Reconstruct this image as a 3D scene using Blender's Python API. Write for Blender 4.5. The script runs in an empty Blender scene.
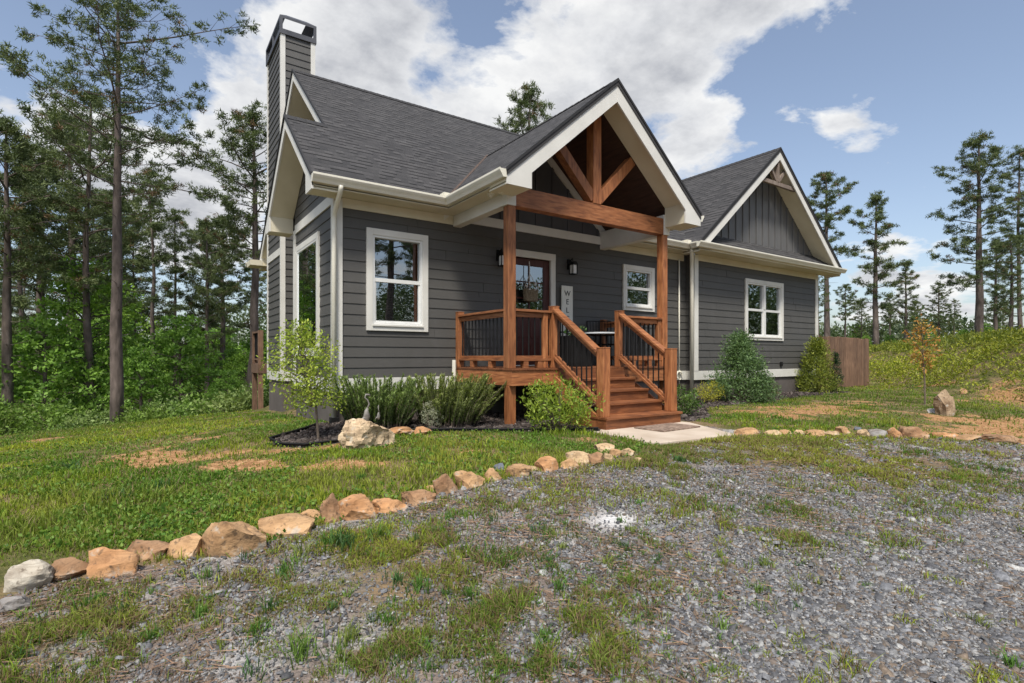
import bpy, math, random
import numpy as np
from mathutils import Vector, noise as mnoise
random.seed(7); RNG = np.random.default_rng(11)
SC = bpy.context.scene; COL = SC.collection
# ---------------------------------------------------------------- camera model
F = 534.0; CXP, CYP = 512.0, 357.0
CAM = (-2.35, -8.16, 1.0)
FX, FY = 0.565, 0.825
def proj(x, y, z):
    dx = np.asarray(x)-CAM[0]; dy = np.asarray(y)-CAM[1]
    d = FX*dx+FY*dy; r = FY*dx-FX*dy
    dd = np.maximum(d, 0.05)
    return CXP+F*r/dd, CYP-F*(np.asarray(z)-CAM[2])/dd, d
def on_y(px, py, Y):
    k = (px-CXP)/F; dy = Y-CAM[1]
    dx = (FX*dy+k*FY*dy)/(FY-k*FX)
    d = FX*dx+FY*dy
    return CAM[0]+dx, CAM[2]+(CYP-py)*d/F
def on_x(px, py, X):
    k = (px-CXP)/F; dx = X-CAM[0]
    dy = (FY*dx-k*FX*dx)/(FX+k*FY)
    d = FX*dx+FY*dy
    return CAM[1]+dy, CAM[2]+(CYP-py)*d/F
def at_depth(px, d):
    r = (px-CXP)/F*d
    return CAM[0]+FX*d+FY*r, CAM[1]+FY*d-FX*r
def sst(t):
    t = np.clip(t, 0, 1); return t*t*(3-2*t)
# value noise (numpy)
_T = RNG.random((256, 256))
def vn(x, y, s=1.0, o=0):
    x = np.asarray(x, float)*s+17.3*o+500; y = np.asarray(y, float)*s+9.1*o+500
    xi = np.floor(x).astype(int); yi = np.floor(y).astype(int)
    fx = x-xi; fy = y-yi; fx = fx*fx*(3-2*fx); fy = fy*fy*(3-2*fy)
    a = _T[xi % 256, yi % 256]; b = _T[(xi+1) % 256, yi % 256]
    c = _T[xi % 256, (yi+1) % 256]; d = _T[(xi+1) % 256, (yi+1) % 256]
    return (a*(1-fx)+b*fx)*(1-fy)+(c*(1-fx)+d*fx)*fy
def fbm(x, y, s=1.0, o=0, n=3):
    v = 0; a = .5; t = 0
    for i in range(n):
        v = v+a*vn(x, y, s*2**i, o+i); t += a; a *= .5
    return v/t
def ground(x, y):
    x = np.asarray(x, float); y = np.asarray(y, float)
    z = -.38*sst((-3.6-y)/5)
    left = np.clip(-x, 0, 12)
    z = z-.06*left
    wl = sst((9-x)/7)
    z = z-.055*np.clip(y, 0, 9)*sst((1.2-x)/1.2)
    z = z-wl*np.minimum(5.0, .22*np.clip(y-7.4, 0, 60))
    s = (x-14)*.75-(y+4.3)*.66
    bh = np.clip(1.62-.045*(y+5), .9, 2.0)
    sn = s+.9*(fbm(x, y, .5, 3)-.5)
    z = z+bh*sst(sn/4.6)*(1+.35*(fbm(x, y, .7, 8)-.5))
    z = z+.035*(fbm(x, y, .8, 1)-.5)*sst((np.abs(y+3.5)+np.abs(x-3.4)-1.2)/1.5)
    return z
def gpt(px, py):
    z = 0.0
    for _ in range(30):
        d = F*(CAM[2]-z)/(py-CYP); x, y = at_depth(px, d); z = z*.4+.6*float(ground(x, y))
    return x, y, float(ground(x, y)), d
# ---------------------------------------------------------------- object helpers
def tag(o, label=None, cat=None, group=None, kind=None):
    if label: o['label'] = label
    if cat: o['category'] = cat
    if group: o['group'] = group
    if kind: o['kind'] = kind
    return o
def thing(name, loc, label, cat, group=None, rz=0):
    o = bpy.data.objects.new(name, None); COL.objects.link(o)
    o.empty_display_size = .2; o.location = loc; o.rotation_euler = (0, 0, rz)
    return tag(o, label, cat, group)
class MB:
    def __init__(s): s.v = []; s.f = []; s.uv = []
    def face(s, pts, uv=None):
        n = len(s.v); s.v += [tuple(p) for p in pts]; s.f.append(list(range(n, n+len(pts))))
        s.uv.append(uv)
    def box(s, x0, x1, y0, y1, z0, z1):
        if x0 > x1: x0, x1 = x1, x0
        if y0 > y1: y0, y1 = y1, y0
        if z0 > z1: z0, z1 = z1, z0
        n = len(s.v)
        s.v += [(x0,y0,z0),(x1,y0,z0),(x1,y1,z0),(x0,y1,z0),(x0,y0,z1),(x1,y0,z1),(x1,y1,z1),(x0,y1,z1)]
        for q in ((0,3,2,1),(4,5,6,7),(0,1,5,4),(1,2,6,5),(2,3,7,6),(3,0,4,7)):
            s.f.append([n+i for i in q]); s.uv.append(None)
        return s
    def beam(s, a, b, w, h, up=(0,0,1)):
        a = Vector(a); b = Vector(b); t = (b-a).normalized(); u = Vector(up)
        r = t.cross(u).normalized(); u = r.cross(t).normalized()
        n = len(s.v)
        for p in (a, b):
            for i, j in ((-1,-1),(1,-1),(1,1),(-1,1)):
                s.v.append(tuple(p+r*(i*w/2)+u*(j*h/2)))
        for q in ((3,2,1,0),(4,5,6,7),(0,1,5,4),(1,2,6,5),(2,3,7,6),(3,0,4,7)):
            s.f.append([n+i for i in q]); s.uv.append(None)
        return s
    def prism(s, poly, fn, a, b):
        """poly: list (p,q); fn(p,q,t)->xyz ; t from a to b"""
        n = len(s.v); k = len(poly)
        s.v += [tuple(fn(p, q, a)) for p, q in poly]+[tuple(fn(p, q, b)) for p, q in poly]
        s.f.append([n+i for i in range(k)][::-1]); s.uv.append(None)
        s.f.append([n+k+i for i in range(k)]); s.uv.append(None)
        for i in range(k):
            j = (i+1) % k
            s.f.append([n+i, n+j, n+k+j, n+k+i]); s.uv.append(None)
        return s
    def tube(s, pts, rad, seg=8, cap=True):
        pts = [Vector(p) for p in pts]; n0 = len(s.v); m = len(pts)
        if not hasattr(rad, '__len__'): rad = [rad]*m
        prev = None
        for i, p in enumerate(pts):
            t = (pts[min(i+1, m-1)]-pts[max(i-1, 0)]).normalized()
            if prev is None:
                a = Vector((0,0,1)) if abs(t.z) < .9 else Vector((1,0,0))
                r = t.cross(a).normalized()
            else:
                r = (prev-t*prev.dot(t)).normalized()
            prev = r; u = t.cross(r)
            for k in range(seg):
                c = math.cos(2*math.pi*k/seg); q = math.sin(2*math.pi*k/seg)
                s.v.append(tuple(p+(r*c+u*q)*rad[i]))
        for i in range(m-1):
            for k in range(seg):
                a = n0+i*seg+k; b = n0+i*seg+(k+1) % seg
                s.f.append([a, b, b+seg, a+seg]); s.uv.append(None)
        if cap:
            s.f.append([n0+k for k in range(seg)][::-1]); s.uv.append(None)
            s.f.append([n0+(m-1)*seg+k for k in range(seg)]); s.uv.append(None)
        return s
    def build(s, name, mat, parent=None, bevel=0, smooth=False, off=(0,0,0)):
        me = bpy.data.meshes.new(name)
        v = [(a[0]-off[0], a[1]-off[1], a[2]-off[2]) for a in s.v]
        me.from_pydata(v, [], s.f)
        if any(u is not None for u in s.uv):
            l = me.uv_layers.new(name='UVMap'); i = 0
            for f, u in zip(s.f, s.uv):
                for k in range(len(f)):
                    l.data[i].uv = u[k] if u else (0, 0)
                    i += 1
        me.materials.append(mat)
        if smooth: me.polygons.foreach_set('use_smooth', [True]*len(me.polygons))
        o = bpy.data.objects.new(name, me); COL.objects.link(o)
        if parent: o.parent = parent
        if bevel:
            b = o.modifiers.new('bevel', 'BEVEL'); b.width = bevel; b.segments = 2; b.limit_method = 'ANGLE'
        return o
def split_build(mb, name, mat, parent, bevel=0, join=0.0):
    """one object per connected piece (pieces whose boxes overlap are kept together)"""
    n = len(mb.v); par = list(range(n))
    def fd(i):
        while par[i] != i: par[i] = par[par[i]]; i = par[i]
        return i
    for f in mb.f:
        for k in f[1:]: par[fd(k)] = fd(f[0])
    comp = {}
    for i in range(n): comp.setdefault(fd(i), []).append(i)
    B = []
    for r, ids in comp.items():
        P = [mb.v[i] for i in ids]; B.append([[r], [min(p[k] for p in P)-join for k in range(3)], [max(p[k] for p in P)+join for k in range(3)]])
    ch = True
    while ch:
        ch = False
        for i in range(len(B)):
            for j in range(i+1, len(B)):
                if all(B[i][1][k] <= B[j][2][k] and B[j][1][k] <= B[i][2][k] for k in range(3)):
                    B[i][0] += B[j][0]; B[i][1] = [min(a, b) for a, b in zip(B[i][1], B[j][1])]; B[i][2] = [max(a, b) for a, b in zip(B[i][2], B[j][2])]
                    B.pop(j); ch = True; break
            if ch: break
    out = []
    for rs, _, _ in B:
        m = MB(); idx = {}
        for f, u in zip(mb.f, mb.uv):
            if fd(f[0]) in rs:
                ff = []
                for k in f:
                    if k not in idx: idx[k] = len(m.v); m.v.append(mb.v[k])
                    ff.append(idx[k])
                m.f.append(ff); m.uv.append(u)
        out.append(m.build(name, mat, parent, bevel=bevel))
    return out
def npmesh(name, V, Fc, mat, parent=None, col=None, smooth=False):
    me = bpy.data.meshes.new(name); n = len(V); m, k = Fc.shape
    me.vertices.add(n); me.vertices.foreach_set('co', np.ascontiguousarray(V, dtype=np.float32).ravel())
    me.loops.add(m*k); me.loops.foreach_set('vertex_index', np.ascontiguousarray(Fc, dtype=np.int32).ravel())
    me.polygons.add(m); me.polygons.foreach_set('loop_start', np.arange(0, m*k, k, dtype=np.int32))
    me.update(calc_edges=True)
    if col is not None:
        a = me.color_attributes.new('Col', 'FLOAT_COLOR', 'POINT')
        c = np.ones((n, 4), np.float32); c[:, :3] = col
        a.data.foreach_set('color', c.ravel())
    if smooth: me.polygons.foreach_set('use_smooth', np.ones(m, bool))
    me.validate()
    me.materials.append(mat)
    o = bpy.data.objects.new(name, me); COL.objects.link(o)
    if parent: o.parent = parent
    return o
def copy_tree(o, parent=None):
    c = o.copy(); COL.objects.link(c)
    if parent: c.parent = parent
    for ch in [k for k in list(o.children)]: copy_tree(ch, c)
    return c
# ---------------------------------------------------------------- materials
def newmat(name):
    m = bpy.data.materials.new(name); m.use_nodes = True
    nt = m.node_tree; b = nt.nodes['Principled BSDF']
    return m, nt, b
def nd(nt, t, **k):
    n = nt.nodes.new(t)
    for a, v in k.items():
        if a in n.inputs: n.inputs[a].default_value = v
        else: setattr(n, a, v)
    return n
def ramp(nt, src, stops):
    r = nd(nt, 'ShaderNodeValToRGB'); e = r.color_ramp.elements
    while len(e) < len(stops): e.new(.5)
    for q, (p, c) in zip(e, stops):
        q.position = p; q.color = (*c, 1) if len(c) == 3 else c
    nt.links.new(src, r.inputs['Fac']); return r.outputs['Color']
def mixc(nt, fac, a, b, mode='MIX'):
    m = nd(nt, 'ShaderNodeMix', data_type='RGBA', blend_type=mode)
    for i, s in ((0, fac), (6, a), (7, b)):
        if hasattr(s, 'is_linked') or hasattr(s, 'links'): nt.links.new(s, m.inputs[i])
        else: m.inputs[i].default_value = s if i == 0 else ((*s, 1) if len(s) == 3 else s)
    return m.outputs[2]
def math_(nt, op, a, b=0.0, clamp=False):
    m = nd(nt, 'ShaderNodeMath', operation=op, use_clamp=clamp)
    for i, s in ((0, a), (1, b)):
        if isinstance(s, (int, float)): m.inputs[i].default_value = s
        else: nt.links.new(s, m.inputs[i])
    return m.outputs[0]
def tex(nt, kind='Noise', scale=5, vec=None, detail=4, stretch=None, **k):
    if vec is None: vec = nd(nt, 'ShaderNodeTexCoord').outputs['Object']
    if stretch:
        mp = nd(nt, 'ShaderNodeMapping'); mp.inputs['Scale'].default_value = stretch
        nt.links.new(vec, mp.inputs['Vector']); vec = mp.outputs['Vector']
    t = nd(nt, 'ShaderNodeTex'+kind); t.inputs['Scale'].default_value = scale
    if 'Detail' in t.inputs: t.inputs['Detail'].default_value = detail
    for a, v in k.items():
        if a in t.inputs: t.inputs[a].default_value = v
        else: setattr(t, a, v)
    nt.links.new(vec, t.inputs['Vector']); return t
def bump(nt, b, h, strength=.3, dist=.01):
    n = nd(nt, 'ShaderNodeBump'); n.inputs['Strength'].default_value = strength; n.inputs['Distance'].default_value = dist
    nt.links.new(h, n.inputs['Height']); nt.links.new(n.outputs['Normal'], b.inputs['Normal'])
def basic(name, c1, c2, scale=6, rough=.6, stretch=None, bs=.15, bd=.004, detail=5, metal=0, spec=.4):
    m, nt, b = newmat(name)
    t = tex(nt, 'Noise', scale, detail=detail, stretch=stretch)
    nt.links.new(ramp(nt, t.outputs['Fac'], [(.3, c1), (.7, c2)]), b.inputs['Base Color'])
    t2 = tex(nt, 'Noise', scale*1.0, detail=2)
    r = nd(nt, 'ShaderNodeMapRange'); r.inputs['To Min'].default_value = rough-.1; r.inputs['To Max'].default_value = rough+.1
    nt.links.new(t2.outputs['Fac'], r.inputs['Value']); nt.links.new(r.outputs[0], b.inputs['Roughness'])
    b.inputs['Metallic'].default_value = metal; b.inputs['Specular IOR Level'].default_value = spec
    if bs: bump(nt, b, t.outputs['Fac'], bs, bd)
    return m
M = {}
# painted lap siding: charcoal, faint grain, dust streaks
def siding_mat():
    m, nt, b = newmat('siding_paint')
    g = tex(nt, 'Noise', 14, stretch=(.6, .6, 14), detail=5)
    w = tex(nt, 'Noise', 1.3, detail=4)
    w2 = tex(nt, 'Noise', 5, stretch=(1, 1, .25), detail=5)
    c = ramp(nt, g.outputs['Fac'], [(.25, (.064, .061, .055)), (.75, (.081, .078, .071))])
    f = ramp(nt, w.outputs['Fac'], [(.35, (0,)*3), (.75, (1,)*3)])
    c = mixc(nt, math_(nt, 'MULTIPLY', f, .35), c, (.094, .090, .083))
    f2 = ramp(nt, w2.outputs['Fac'], [(.55, (0,)*3), (.8, (1,)*3)])
    c = mixc(nt, math_(nt, 'MULTIPLY', f2, .3), c, (.112, .107, .102))
    nt.links.new(c, b.inputs['Base Color']); b.inputs['Roughness'].default_value = .62
    bump(nt, b, g.outputs['Fac'], .35, .002)
    return m
M['siding'] = siding_mat()
M['white'] = basic('white_trim_paint', (.60, .585, .53), (.68, .665, .61), 3, .5, bs=.05)
M['cream'] = basic('cream_soffit_paint', (.58, .53, .39), (.66, .61, .47), 2.5, .6, bs=.05)
M['gutter'] = basic('gutter_enamel', (.68, .65, .54), (.75, .72, .61), 4, .35, bs=.03)
def wood(name, dark, mid, light, scale=7, rough=.6):
    m, nt, b = newmat(name)
    oi = nd(nt, 'ShaderNodeObjectInfo')
    tc = nd(nt, 'ShaderNodeTexCoord')
    g = tex(nt, 'Noise', scale, stretch=(3, 3, .5), detail=6, Distortion=.6)
    g2 = tex(nt, 'Noise', 2.0, detail=4)
    k = tex(nt, 'Voronoi', 3.2, stretch=(1.6, 1.6, .9))
    c = ramp(nt, g.outputs['Fac'], [(.3, dark), (.5, mid), (.72, light)])
    f = ramp(nt, g2.outputs['Fac'], [(.35, (0,)*3), (.7, (1,)*3)])
    c = mixc(nt, math_(nt, 'MULTIPLY', f, .55), c, tuple(v*.62 for v in mid))
    kf = ramp(nt, k.outputs['Distance'], [(.03, (1,)*3), (.09, (0,)*3)])
    c = mixc(nt, math_(nt, 'MULTIPLY', kf, .7), c, tuple(v*.35 for v in dark))
    rv = nd(nt, 'ShaderNodeMapRange'); rv.inputs['To Min'].default_value = .74; rv.inputs['To Max'].default_value = 1.16; nt.links.new(oi.outputs['Random'], rv.inputs['Value'])
    vm = nd(nt, 'ShaderNodeVectorMath', operation='SCALE'); nt.links.new(c, vm.inputs[0]); nt.links.new(rv.outputs[0], vm.inputs['Scale']); c = vm.outputs[0]
    nt.links.new(c, b.inputs['Base Color']); b.inputs['Roughness'].default_value = rough
    bump(nt, b, g.outputs['Fac'], .5, .005)
    return m
M['cedar'] = wood('stained_cedar', (.15, .050, .018), (.33, .120, .041), (.46, .195, .075))
M['decking'] = wood('stained_deck_boards', (.12, .040, .015), (.225, .078, .026), (.32, .12, .042), 6)
M['fencewood'] = wood('weathered_fence_boards', (.11, .060, .036), (.19, .108, .064), (.26, .155, .095), 8, .85)
def wood_h(name, dark, mid, light, scale=7, rough=.6):
    m = wood(name, dark, mid, light, scale, rough)
    for n in m.node_tree.nodes:
        if n.type == 'MAPPING' and abs(n.inputs['Scale'].default_value[2]-.5) < 1e-4: n.inputs['Scale'].default_value = (.6, .6, 4.5)
    return m
M['cedar_h'] = wood_h('stained_cedar_rails', (.15, .050, .018), (.33, .120, .041), (.46, .195, .075))
M['decking_h'] = wood_h('stained_tread_boards', (.12, .040, .015), (.225, .078, .026), (.32, .12, .042), 6)
M['dripedge'] = basic('roof_edge_black', (.018, .018, .019), (.030, .030, .031), 9, .8)
M['graywood'] = wood('bare_truss_timber', (.14, .10, .075), (.22, .17, .135), (.30, .245, .20), 8, .8)
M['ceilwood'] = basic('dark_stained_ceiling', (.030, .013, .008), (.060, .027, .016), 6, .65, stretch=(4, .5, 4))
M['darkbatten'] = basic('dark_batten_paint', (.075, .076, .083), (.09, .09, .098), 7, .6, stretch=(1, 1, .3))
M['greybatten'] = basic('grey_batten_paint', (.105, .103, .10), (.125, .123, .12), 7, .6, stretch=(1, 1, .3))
M['black'] = basic('black_metal', (.006, .006, .006), (.012, .012, .012), 10, .6, bs=.05, spec=.2)
M['blackmat'] = basic('black_plastic', (.007, .007, .007), (.014, .014, .014), 8, .75, spec=.2)
M['shroud'] = basic('chimney_cap_metal', (.060, .062, .070), (.085, .087, .097), 5, .5, bs=.05)
M['found'] = basic('parged_foundation', (.085, .073, .066), (.125, .108, .097), 2.2, .9, bs=.4, bd=.004)
M['concrete'] = basic('concrete_slab', (.42, .34, .26), (.54, .46, .37), 2.6, .9, bs=.5, bd=.004, detail=8)
M['valley'] = basic('valley_pine_straw', (.05, .038, .032), (.12, .08, .06), 25, .9)
M['door'] = basic('mahogany_door', (.045, .013, .010), (.085, .026, .020), 9, .4, stretch=(3, 3, .4))
M['sign'] = basic('whitewashed_board', (.58, .57, .50), (.70, .69, .62), 9, .7, stretch=(3, 3, .5))
M['ink'] = basic('black_lettering', (.02, .02, .02), (.03, .03, .03), 9, .7)
M['lampglass'] = basic('frosted_lamp_glass', (.62, .62, .60), (.72, .72, .70), 9, .25, bs=0)
M['vinyl'] = basic('white_vinyl_frame', (.66, .66, .63), (.72, .72, .69), 4, .35, bs=.02)
M['ironw'] = basic('weathered_bronze', (.10, .09, .08), (.30, .28, .25), 18, .5, bs=.5)
M['burlap'] = basic('burlap', (.10, .075, .045), (.24, .19, .12), 30, .9, bs=.8, bd=.01)
M['tabletop'] = basic('pale_table_top', (.55, .57, .58), (.65, .67, .68), 5, .3, bs=.02)
M['terracotta'] = basic('pale_ceramic', (.5, .48, .44), (.62, .60, .55), 8, .4, bs=.1)
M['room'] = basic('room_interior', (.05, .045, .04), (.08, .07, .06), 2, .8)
M['blind'] = basic('blind_slat', (.32, .30, .27), (.40, .38, .34), 2, .6, bs=0)
M['mat'] = basic('coir_doormat', (.10, .065, .045), (.34, .25, .19), 22, .95, bs=.9, bd=.01)
M['bark'] = basic('pine_bark', (.060, .046, .038), (.17, .135, .115), 7, .95, stretch=(1, 1, .35), bs=1.0, bd=.03, detail=7)
M['twig'] = basic('shrub_bark', (.10, .075, .055), (.19, .15, .11), 12, .9)
def glass():
    m, nt, b = newmat('window_glass')
    out = nt.nodes['Material Output']; nt.nodes.remove(b)
    g = nd(nt, 'ShaderNodeBsdfGlossy'); g.inputs['Roughness'].default_value = .01; g.inputs['Color'].default_value = (.93, .97, 1, 1)
    t = nd(nt, 'ShaderNodeBsdfTransparent'); t.inputs['Color'].default_value = (.55, .6, .6, 1)
    lw = nd(nt, 'ShaderNodeFresnel'); lw.inputs['IOR'].default_value = 1.9
    w = tex(nt, 'Noise', 1.2, detail=1)
    bm = nd(nt, 'ShaderNodeBump'); bm.inputs['Strength'].default_value = .12; bm.inputs['Distance'].default_value = .02
    nt.links.new(w.outputs['Fac'], bm.inputs['Height']); nt.links.new(bm.outputs['Normal'], g.inputs['Normal'])
    f = math_(nt, 'ADD', math_(nt, 'MULTIPLY', lw.outputs['Fac'], 1.6), .16, True)
    x = nd(nt, 'ShaderNodeMixShader'); nt.links.new(f, x.inputs[0]); nt.links.new(t.outputs[0], x.inputs[1]); nt.links.new(g.outputs[0], x.inputs[2])
    nt.links.new(x.outputs[0], out.inputs['Surface']); return m
M['glass'] = glass()
def shingles():
    m, nt, b = newmat('asphalt_shingles')
    uv = nd(nt, 'ShaderNodeUVMap').outputs['UV']
    br = tex(nt, 'Brick', 1.0, vec=uv)
    for k, v in (('Brick Width', .21), ('Row Height', .14), ('Mortar Size', .006), ('Mortar Smooth', .3), ('Bias', 0.0)): br.inputs[k].default_value = v
    br.offset = .37; br.offset_frequency = 2
    br.inputs['Color1'].default_value = (0, 0, 0, 1); br.inputs['Color2'].default_value = (1, 1, 1, 1); br.inputs['Mortar'].default_value = (.1, .1, .1, 1)
    br2 = tex(nt, 'Brick', 1.0, vec=uv)
    for k, v in (('Brick Width', .125), ('Row Height', .14), ('Mortar Size', .0)): br2.inputs[k].default_value = v
    br2.offset = .61; br2.offset_frequency = 3
    br2.inputs['Color1'].default_value = (0, 0, 0, 1); br2.inputs['Color2'].default_value = (1, 1, 1, 1)
    n = tex(nt, 'Noise', 90, vec=uv, detail=3); n2 = tex(nt, 'Noise', .9, vec=uv, detail=4)
    c = ramp(nt, br.outputs['Color'], [(0, (.042, .042, .043)), (.5, (.056, .055, .055)), (1, (.074, .072, .072))])
    c2 = ramp(nt, br2.outputs['Color'], [(0, (.040, .039, .040)), (1, (.082, .079, .078))])
    c = mixc(nt, .5, c, c2)
    g = ramp(nt, n.outputs['Fac'], [(.3, (.65,)*3), (.7, (1.35,)*3)])
    c = mixc(nt, 1.0, c, g, 'MULTIPLY')
    s = ramp(nt, n2.outputs['Fac'], [(.3, (.93,)*3), (.7, (1.07,)*3)])
    c = mixc(nt, 1.0, c, s, 'MULTIPLY')
    # tab shadow painted into the colour along each course, plus bump relief
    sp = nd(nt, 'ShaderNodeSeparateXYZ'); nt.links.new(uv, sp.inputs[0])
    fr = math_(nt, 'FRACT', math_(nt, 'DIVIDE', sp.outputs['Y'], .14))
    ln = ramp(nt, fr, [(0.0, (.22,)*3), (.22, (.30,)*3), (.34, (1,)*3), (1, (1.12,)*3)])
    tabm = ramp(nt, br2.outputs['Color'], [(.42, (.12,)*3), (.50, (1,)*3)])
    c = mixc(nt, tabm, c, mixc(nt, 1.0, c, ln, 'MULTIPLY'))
    nt.links.new(c, b.inputs['Base Color']); b.inputs['Roughness'].default_value = .95; b.inputs['Specular IOR Level'].default_value = .2
    h = math_(nt, 'SUBTRACT', math_(nt, 'MULTIPLY', br2.outputs['Color'], .25), fr)
    h = math_(nt, 'ADD', h, math_(nt, 'MULTIPLY', n.outputs['Fac'], .25))
    bump(nt, b, h, .7, .012)
    return m
M['shingle'] = shingles()
def attrmat(name, rough=.7, trans=0.0, mul=1.0, nscale=0, spec=.3):
    m, nt, b = newmat(name)
    a = nd(nt, 'ShaderNodeAttribute', attribute_name='Col')
    c = a.outputs['Color']
    if nscale:
        t = tex(nt, 'Noise', nscale, detail=6)
        c = mixc(nt, 1.0, c, ramp(nt, t.outputs['Fac'], [(.25, (.55,)*3), (.75, (1.4,)*3)]), 'MULTIPLY')
        bump(nt, b, t.outputs['Fac'], .5, .01)
    nt.links.new(c, b.inputs['Base Color']); b.inputs['Roughness'].default_value = rough
    b.inputs['Specular IOR Level'].default_value = spec
    if trans:
        out = nt.nodes['Material Output']
        t = nd(nt, 'ShaderNodeBsdfTranslucent'); nt.links.new(mixc(nt, 1.0, c, (1.2, 1.35, .7), 'MULTIPLY'), t.inputs['Color'])
        x = nd(nt, 'ShaderNodeMixShader'); x.inputs[0].default_value = trans
        nt.links.new(b.outputs[0], x.inputs[1]); nt.links.new(t.outputs[0], x.inputs[2]); nt.links.new(x.outputs[0], out.inputs['Surface'])
    return m
M['leaf'] = attrmat('leaf_green', .55, .3)
M['needle'] = attrmat('pine_needles', .6, .15)
M['grass'] = attrmat('grass_blades', .6, .3)
M['pebble'] = attrmat('slate_chippings', .85, nscale=60)
M['rock'] = None
def rockmat():
    m, nt, b = newmat('fieldstone')
    a = nd(nt, 'ShaderNodeAttribute', attribute_name='Col')
    t = tex(nt, 'Noise', 6, detail=8); t2 = tex(nt, 'Noise', 2.2, detail=5, stretch=(1, 1, 2.5)); v = tex(nt, 'Voronoi', 9, feature='DISTANCE_TO_EDGE')
    c = mixc(nt, 1.0, a.outputs['Color'], ramp(nt, t.outputs['Fac'], [(.30, (.42, .38, .35)), (.44, (.85, .82, .80)), (.58, (1.08,)*3), (.75, (1.45, 1.45, 1.42))]), 'MULTIPLY')
    c = mixc(nt, math_(nt, 'MULTIPLY', ramp(nt, t2.outputs['Fac'], [(.45, (0,)*3), (.65, (1,)*3)]), .5), c, mixc(nt, .5, c, (.46, .37, .25)))
    cr = tex(nt, 'Noise', 3.5, detail=6, stretch=(1, 1, 5), Distortion=1.2)
    c = mixc(nt, math_(nt, 'MULTIPLY', ramp(nt, cr.outputs['Fac'], [(.46, (0,)*3), (.50, (1,)*3), (.54, (0,)*3)]), .28), c, (.09, .055, .03))
    s = tex(nt, 'Noise', 30, detail=3)
    c = mixc(nt, math_(nt, 'MULTIPLY', ramp(nt, s.outputs['Fac'], [(.58, (0,)*3), (.68, (1,)*3)]), .7), c, (.09, .065, .045))
    li = tex(nt, 'Noise', 11, detail=5)
    c = mixc(nt, math_(nt, 'MULTIPLY', ramp(nt, li.outputs['Fac'], [(.60, (0,)*3), (.66, (1,)*3)]), .55), c, (.42, .41, .36))
    nt.links.new(c, b.inputs['Base Color']); b.inputs['Roughness'].default_value = .9; b.inputs['Specular IOR Level'].default_value = .2
    h = math_(nt, 'ADD', t.outputs['Fac'], math_(nt, 'MULTIPLY', t2.outputs['Fac'], .8))
    bump(nt, b, h, 1.0, .045)
    return m
M['rock'] = rockmat()
def groundmat():
    m, nt, b = newmat('ground_soil_gravel_grass')
    a = nd(nt, 'ShaderNodeAttribute', attribute_name='Col')     # r grass, g bare clay, b mulch
    w = nd(nt, 'ShaderNodeAttribute', attribute_name='Wht')
    sp = nd(nt, 'ShaderNodeSeparateColor'); nt.links.new(a.outputs['Color'], sp.inputs[0])
    oc = nd(nt, 'ShaderNodeTexCoord').outputs['Object']
    n1 = tex(nt, 'Noise', 2.5, oc, 6); n2 = tex(nt, 'Noise', 18, oc, 6); vo = tex(nt, 'Voronoi', 38, oc); vo2 = tex(nt, 'Voronoi', 95, oc)
    nl = tex(nt, 'Noise', .35, oc, 3)
    # gravel
    g = ramp(nt, vo.outputs['Color'], [(0, (.075, .072, .07)), (.5, (.175, .165, .155)), (.8, (.26, .24, .22)), (1, (.42, .40, .37))])
    g2 = ramp(nt, vo2.outputs['Color'], [(0, (.06, .06, .065)), (.6, (.19, .185, .185)), (1, (.36, .35, .34))])
    g = mixc(nt, .5, g, g2)
    brown = ramp(nt, n2.outputs['Fac'], [(.3, (.085, .055, .038)), (.7, (.20, .135, .095))])
    gf = ramp(nt, n1.outputs['Fac'], [(.36, (0,)*3), (.58, (1,)*3)])
    g = mixc(nt, math_(nt, 'MULTIPLY', gf, .72), g, brown)
    g = mixc(nt, w.outputs['Fac'], g, (.60, .59, .57))
    clay = ramp(nt, n2.outputs['Fac'], [(.28, (.17, .085, .038)), (.5, (.36, .195, .088)), (.62, (.46, .275, .135)), (.78, (.54, .37, .21))])
    gb = ramp(nt, n2.outputs['Fac'], [(.3, (.055, .060, .018)), (.7, (.13, .13, .04))])
    straw = mixc(nt, .5, brown, (.27, .20, .10))
    gb = mixc(nt, ramp(nt, n1.outputs['Fac'], [(.42, (0,)*3), (.62, (1,)*3)]), gb, straw)
    mu = ramp(nt, vo.outputs['Color'], [(0, (.018, .013, .011)), (.7, (.05, .037, .03)), (1, (.12, .095, .08))])
    def edge(chan, lo=.35, hi=.65):
        s = math_(nt, 'ADD', chan, math_(nt, 'MULTIPLY', math_(nt, 'SUBTRACT', n2.outputs['Fac'], .5), .9))
        return ramp(nt, s, [(lo, (0,)*3), (hi, (1,)*3)])
    c = mixc(nt, edge(sp.outputs[0]), g, gb)
    c = mixc(nt, edge(sp.outputs[1]), c, clay)
    c = mixc(nt, edge(sp.outputs[2], .45, .55), c, mu)
    nt.links.new(c, b.inputs['Base Color']); b.inputs['Roughness'].default_value = .95; b.inputs['Specular IOR Level'].default_value = .15
    h = math_(nt, 'ADD', math_(nt, 'MULTIPLY', vo.outputs['Distance'], -.8), n2.outputs['Fac'])
    bump(nt, b, h, .8, .02)
    return m
M['ground'] = groundmat()
EXPO = 0.72
SUNE = 2.8
CLT = .66; SKYV = .11
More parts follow.
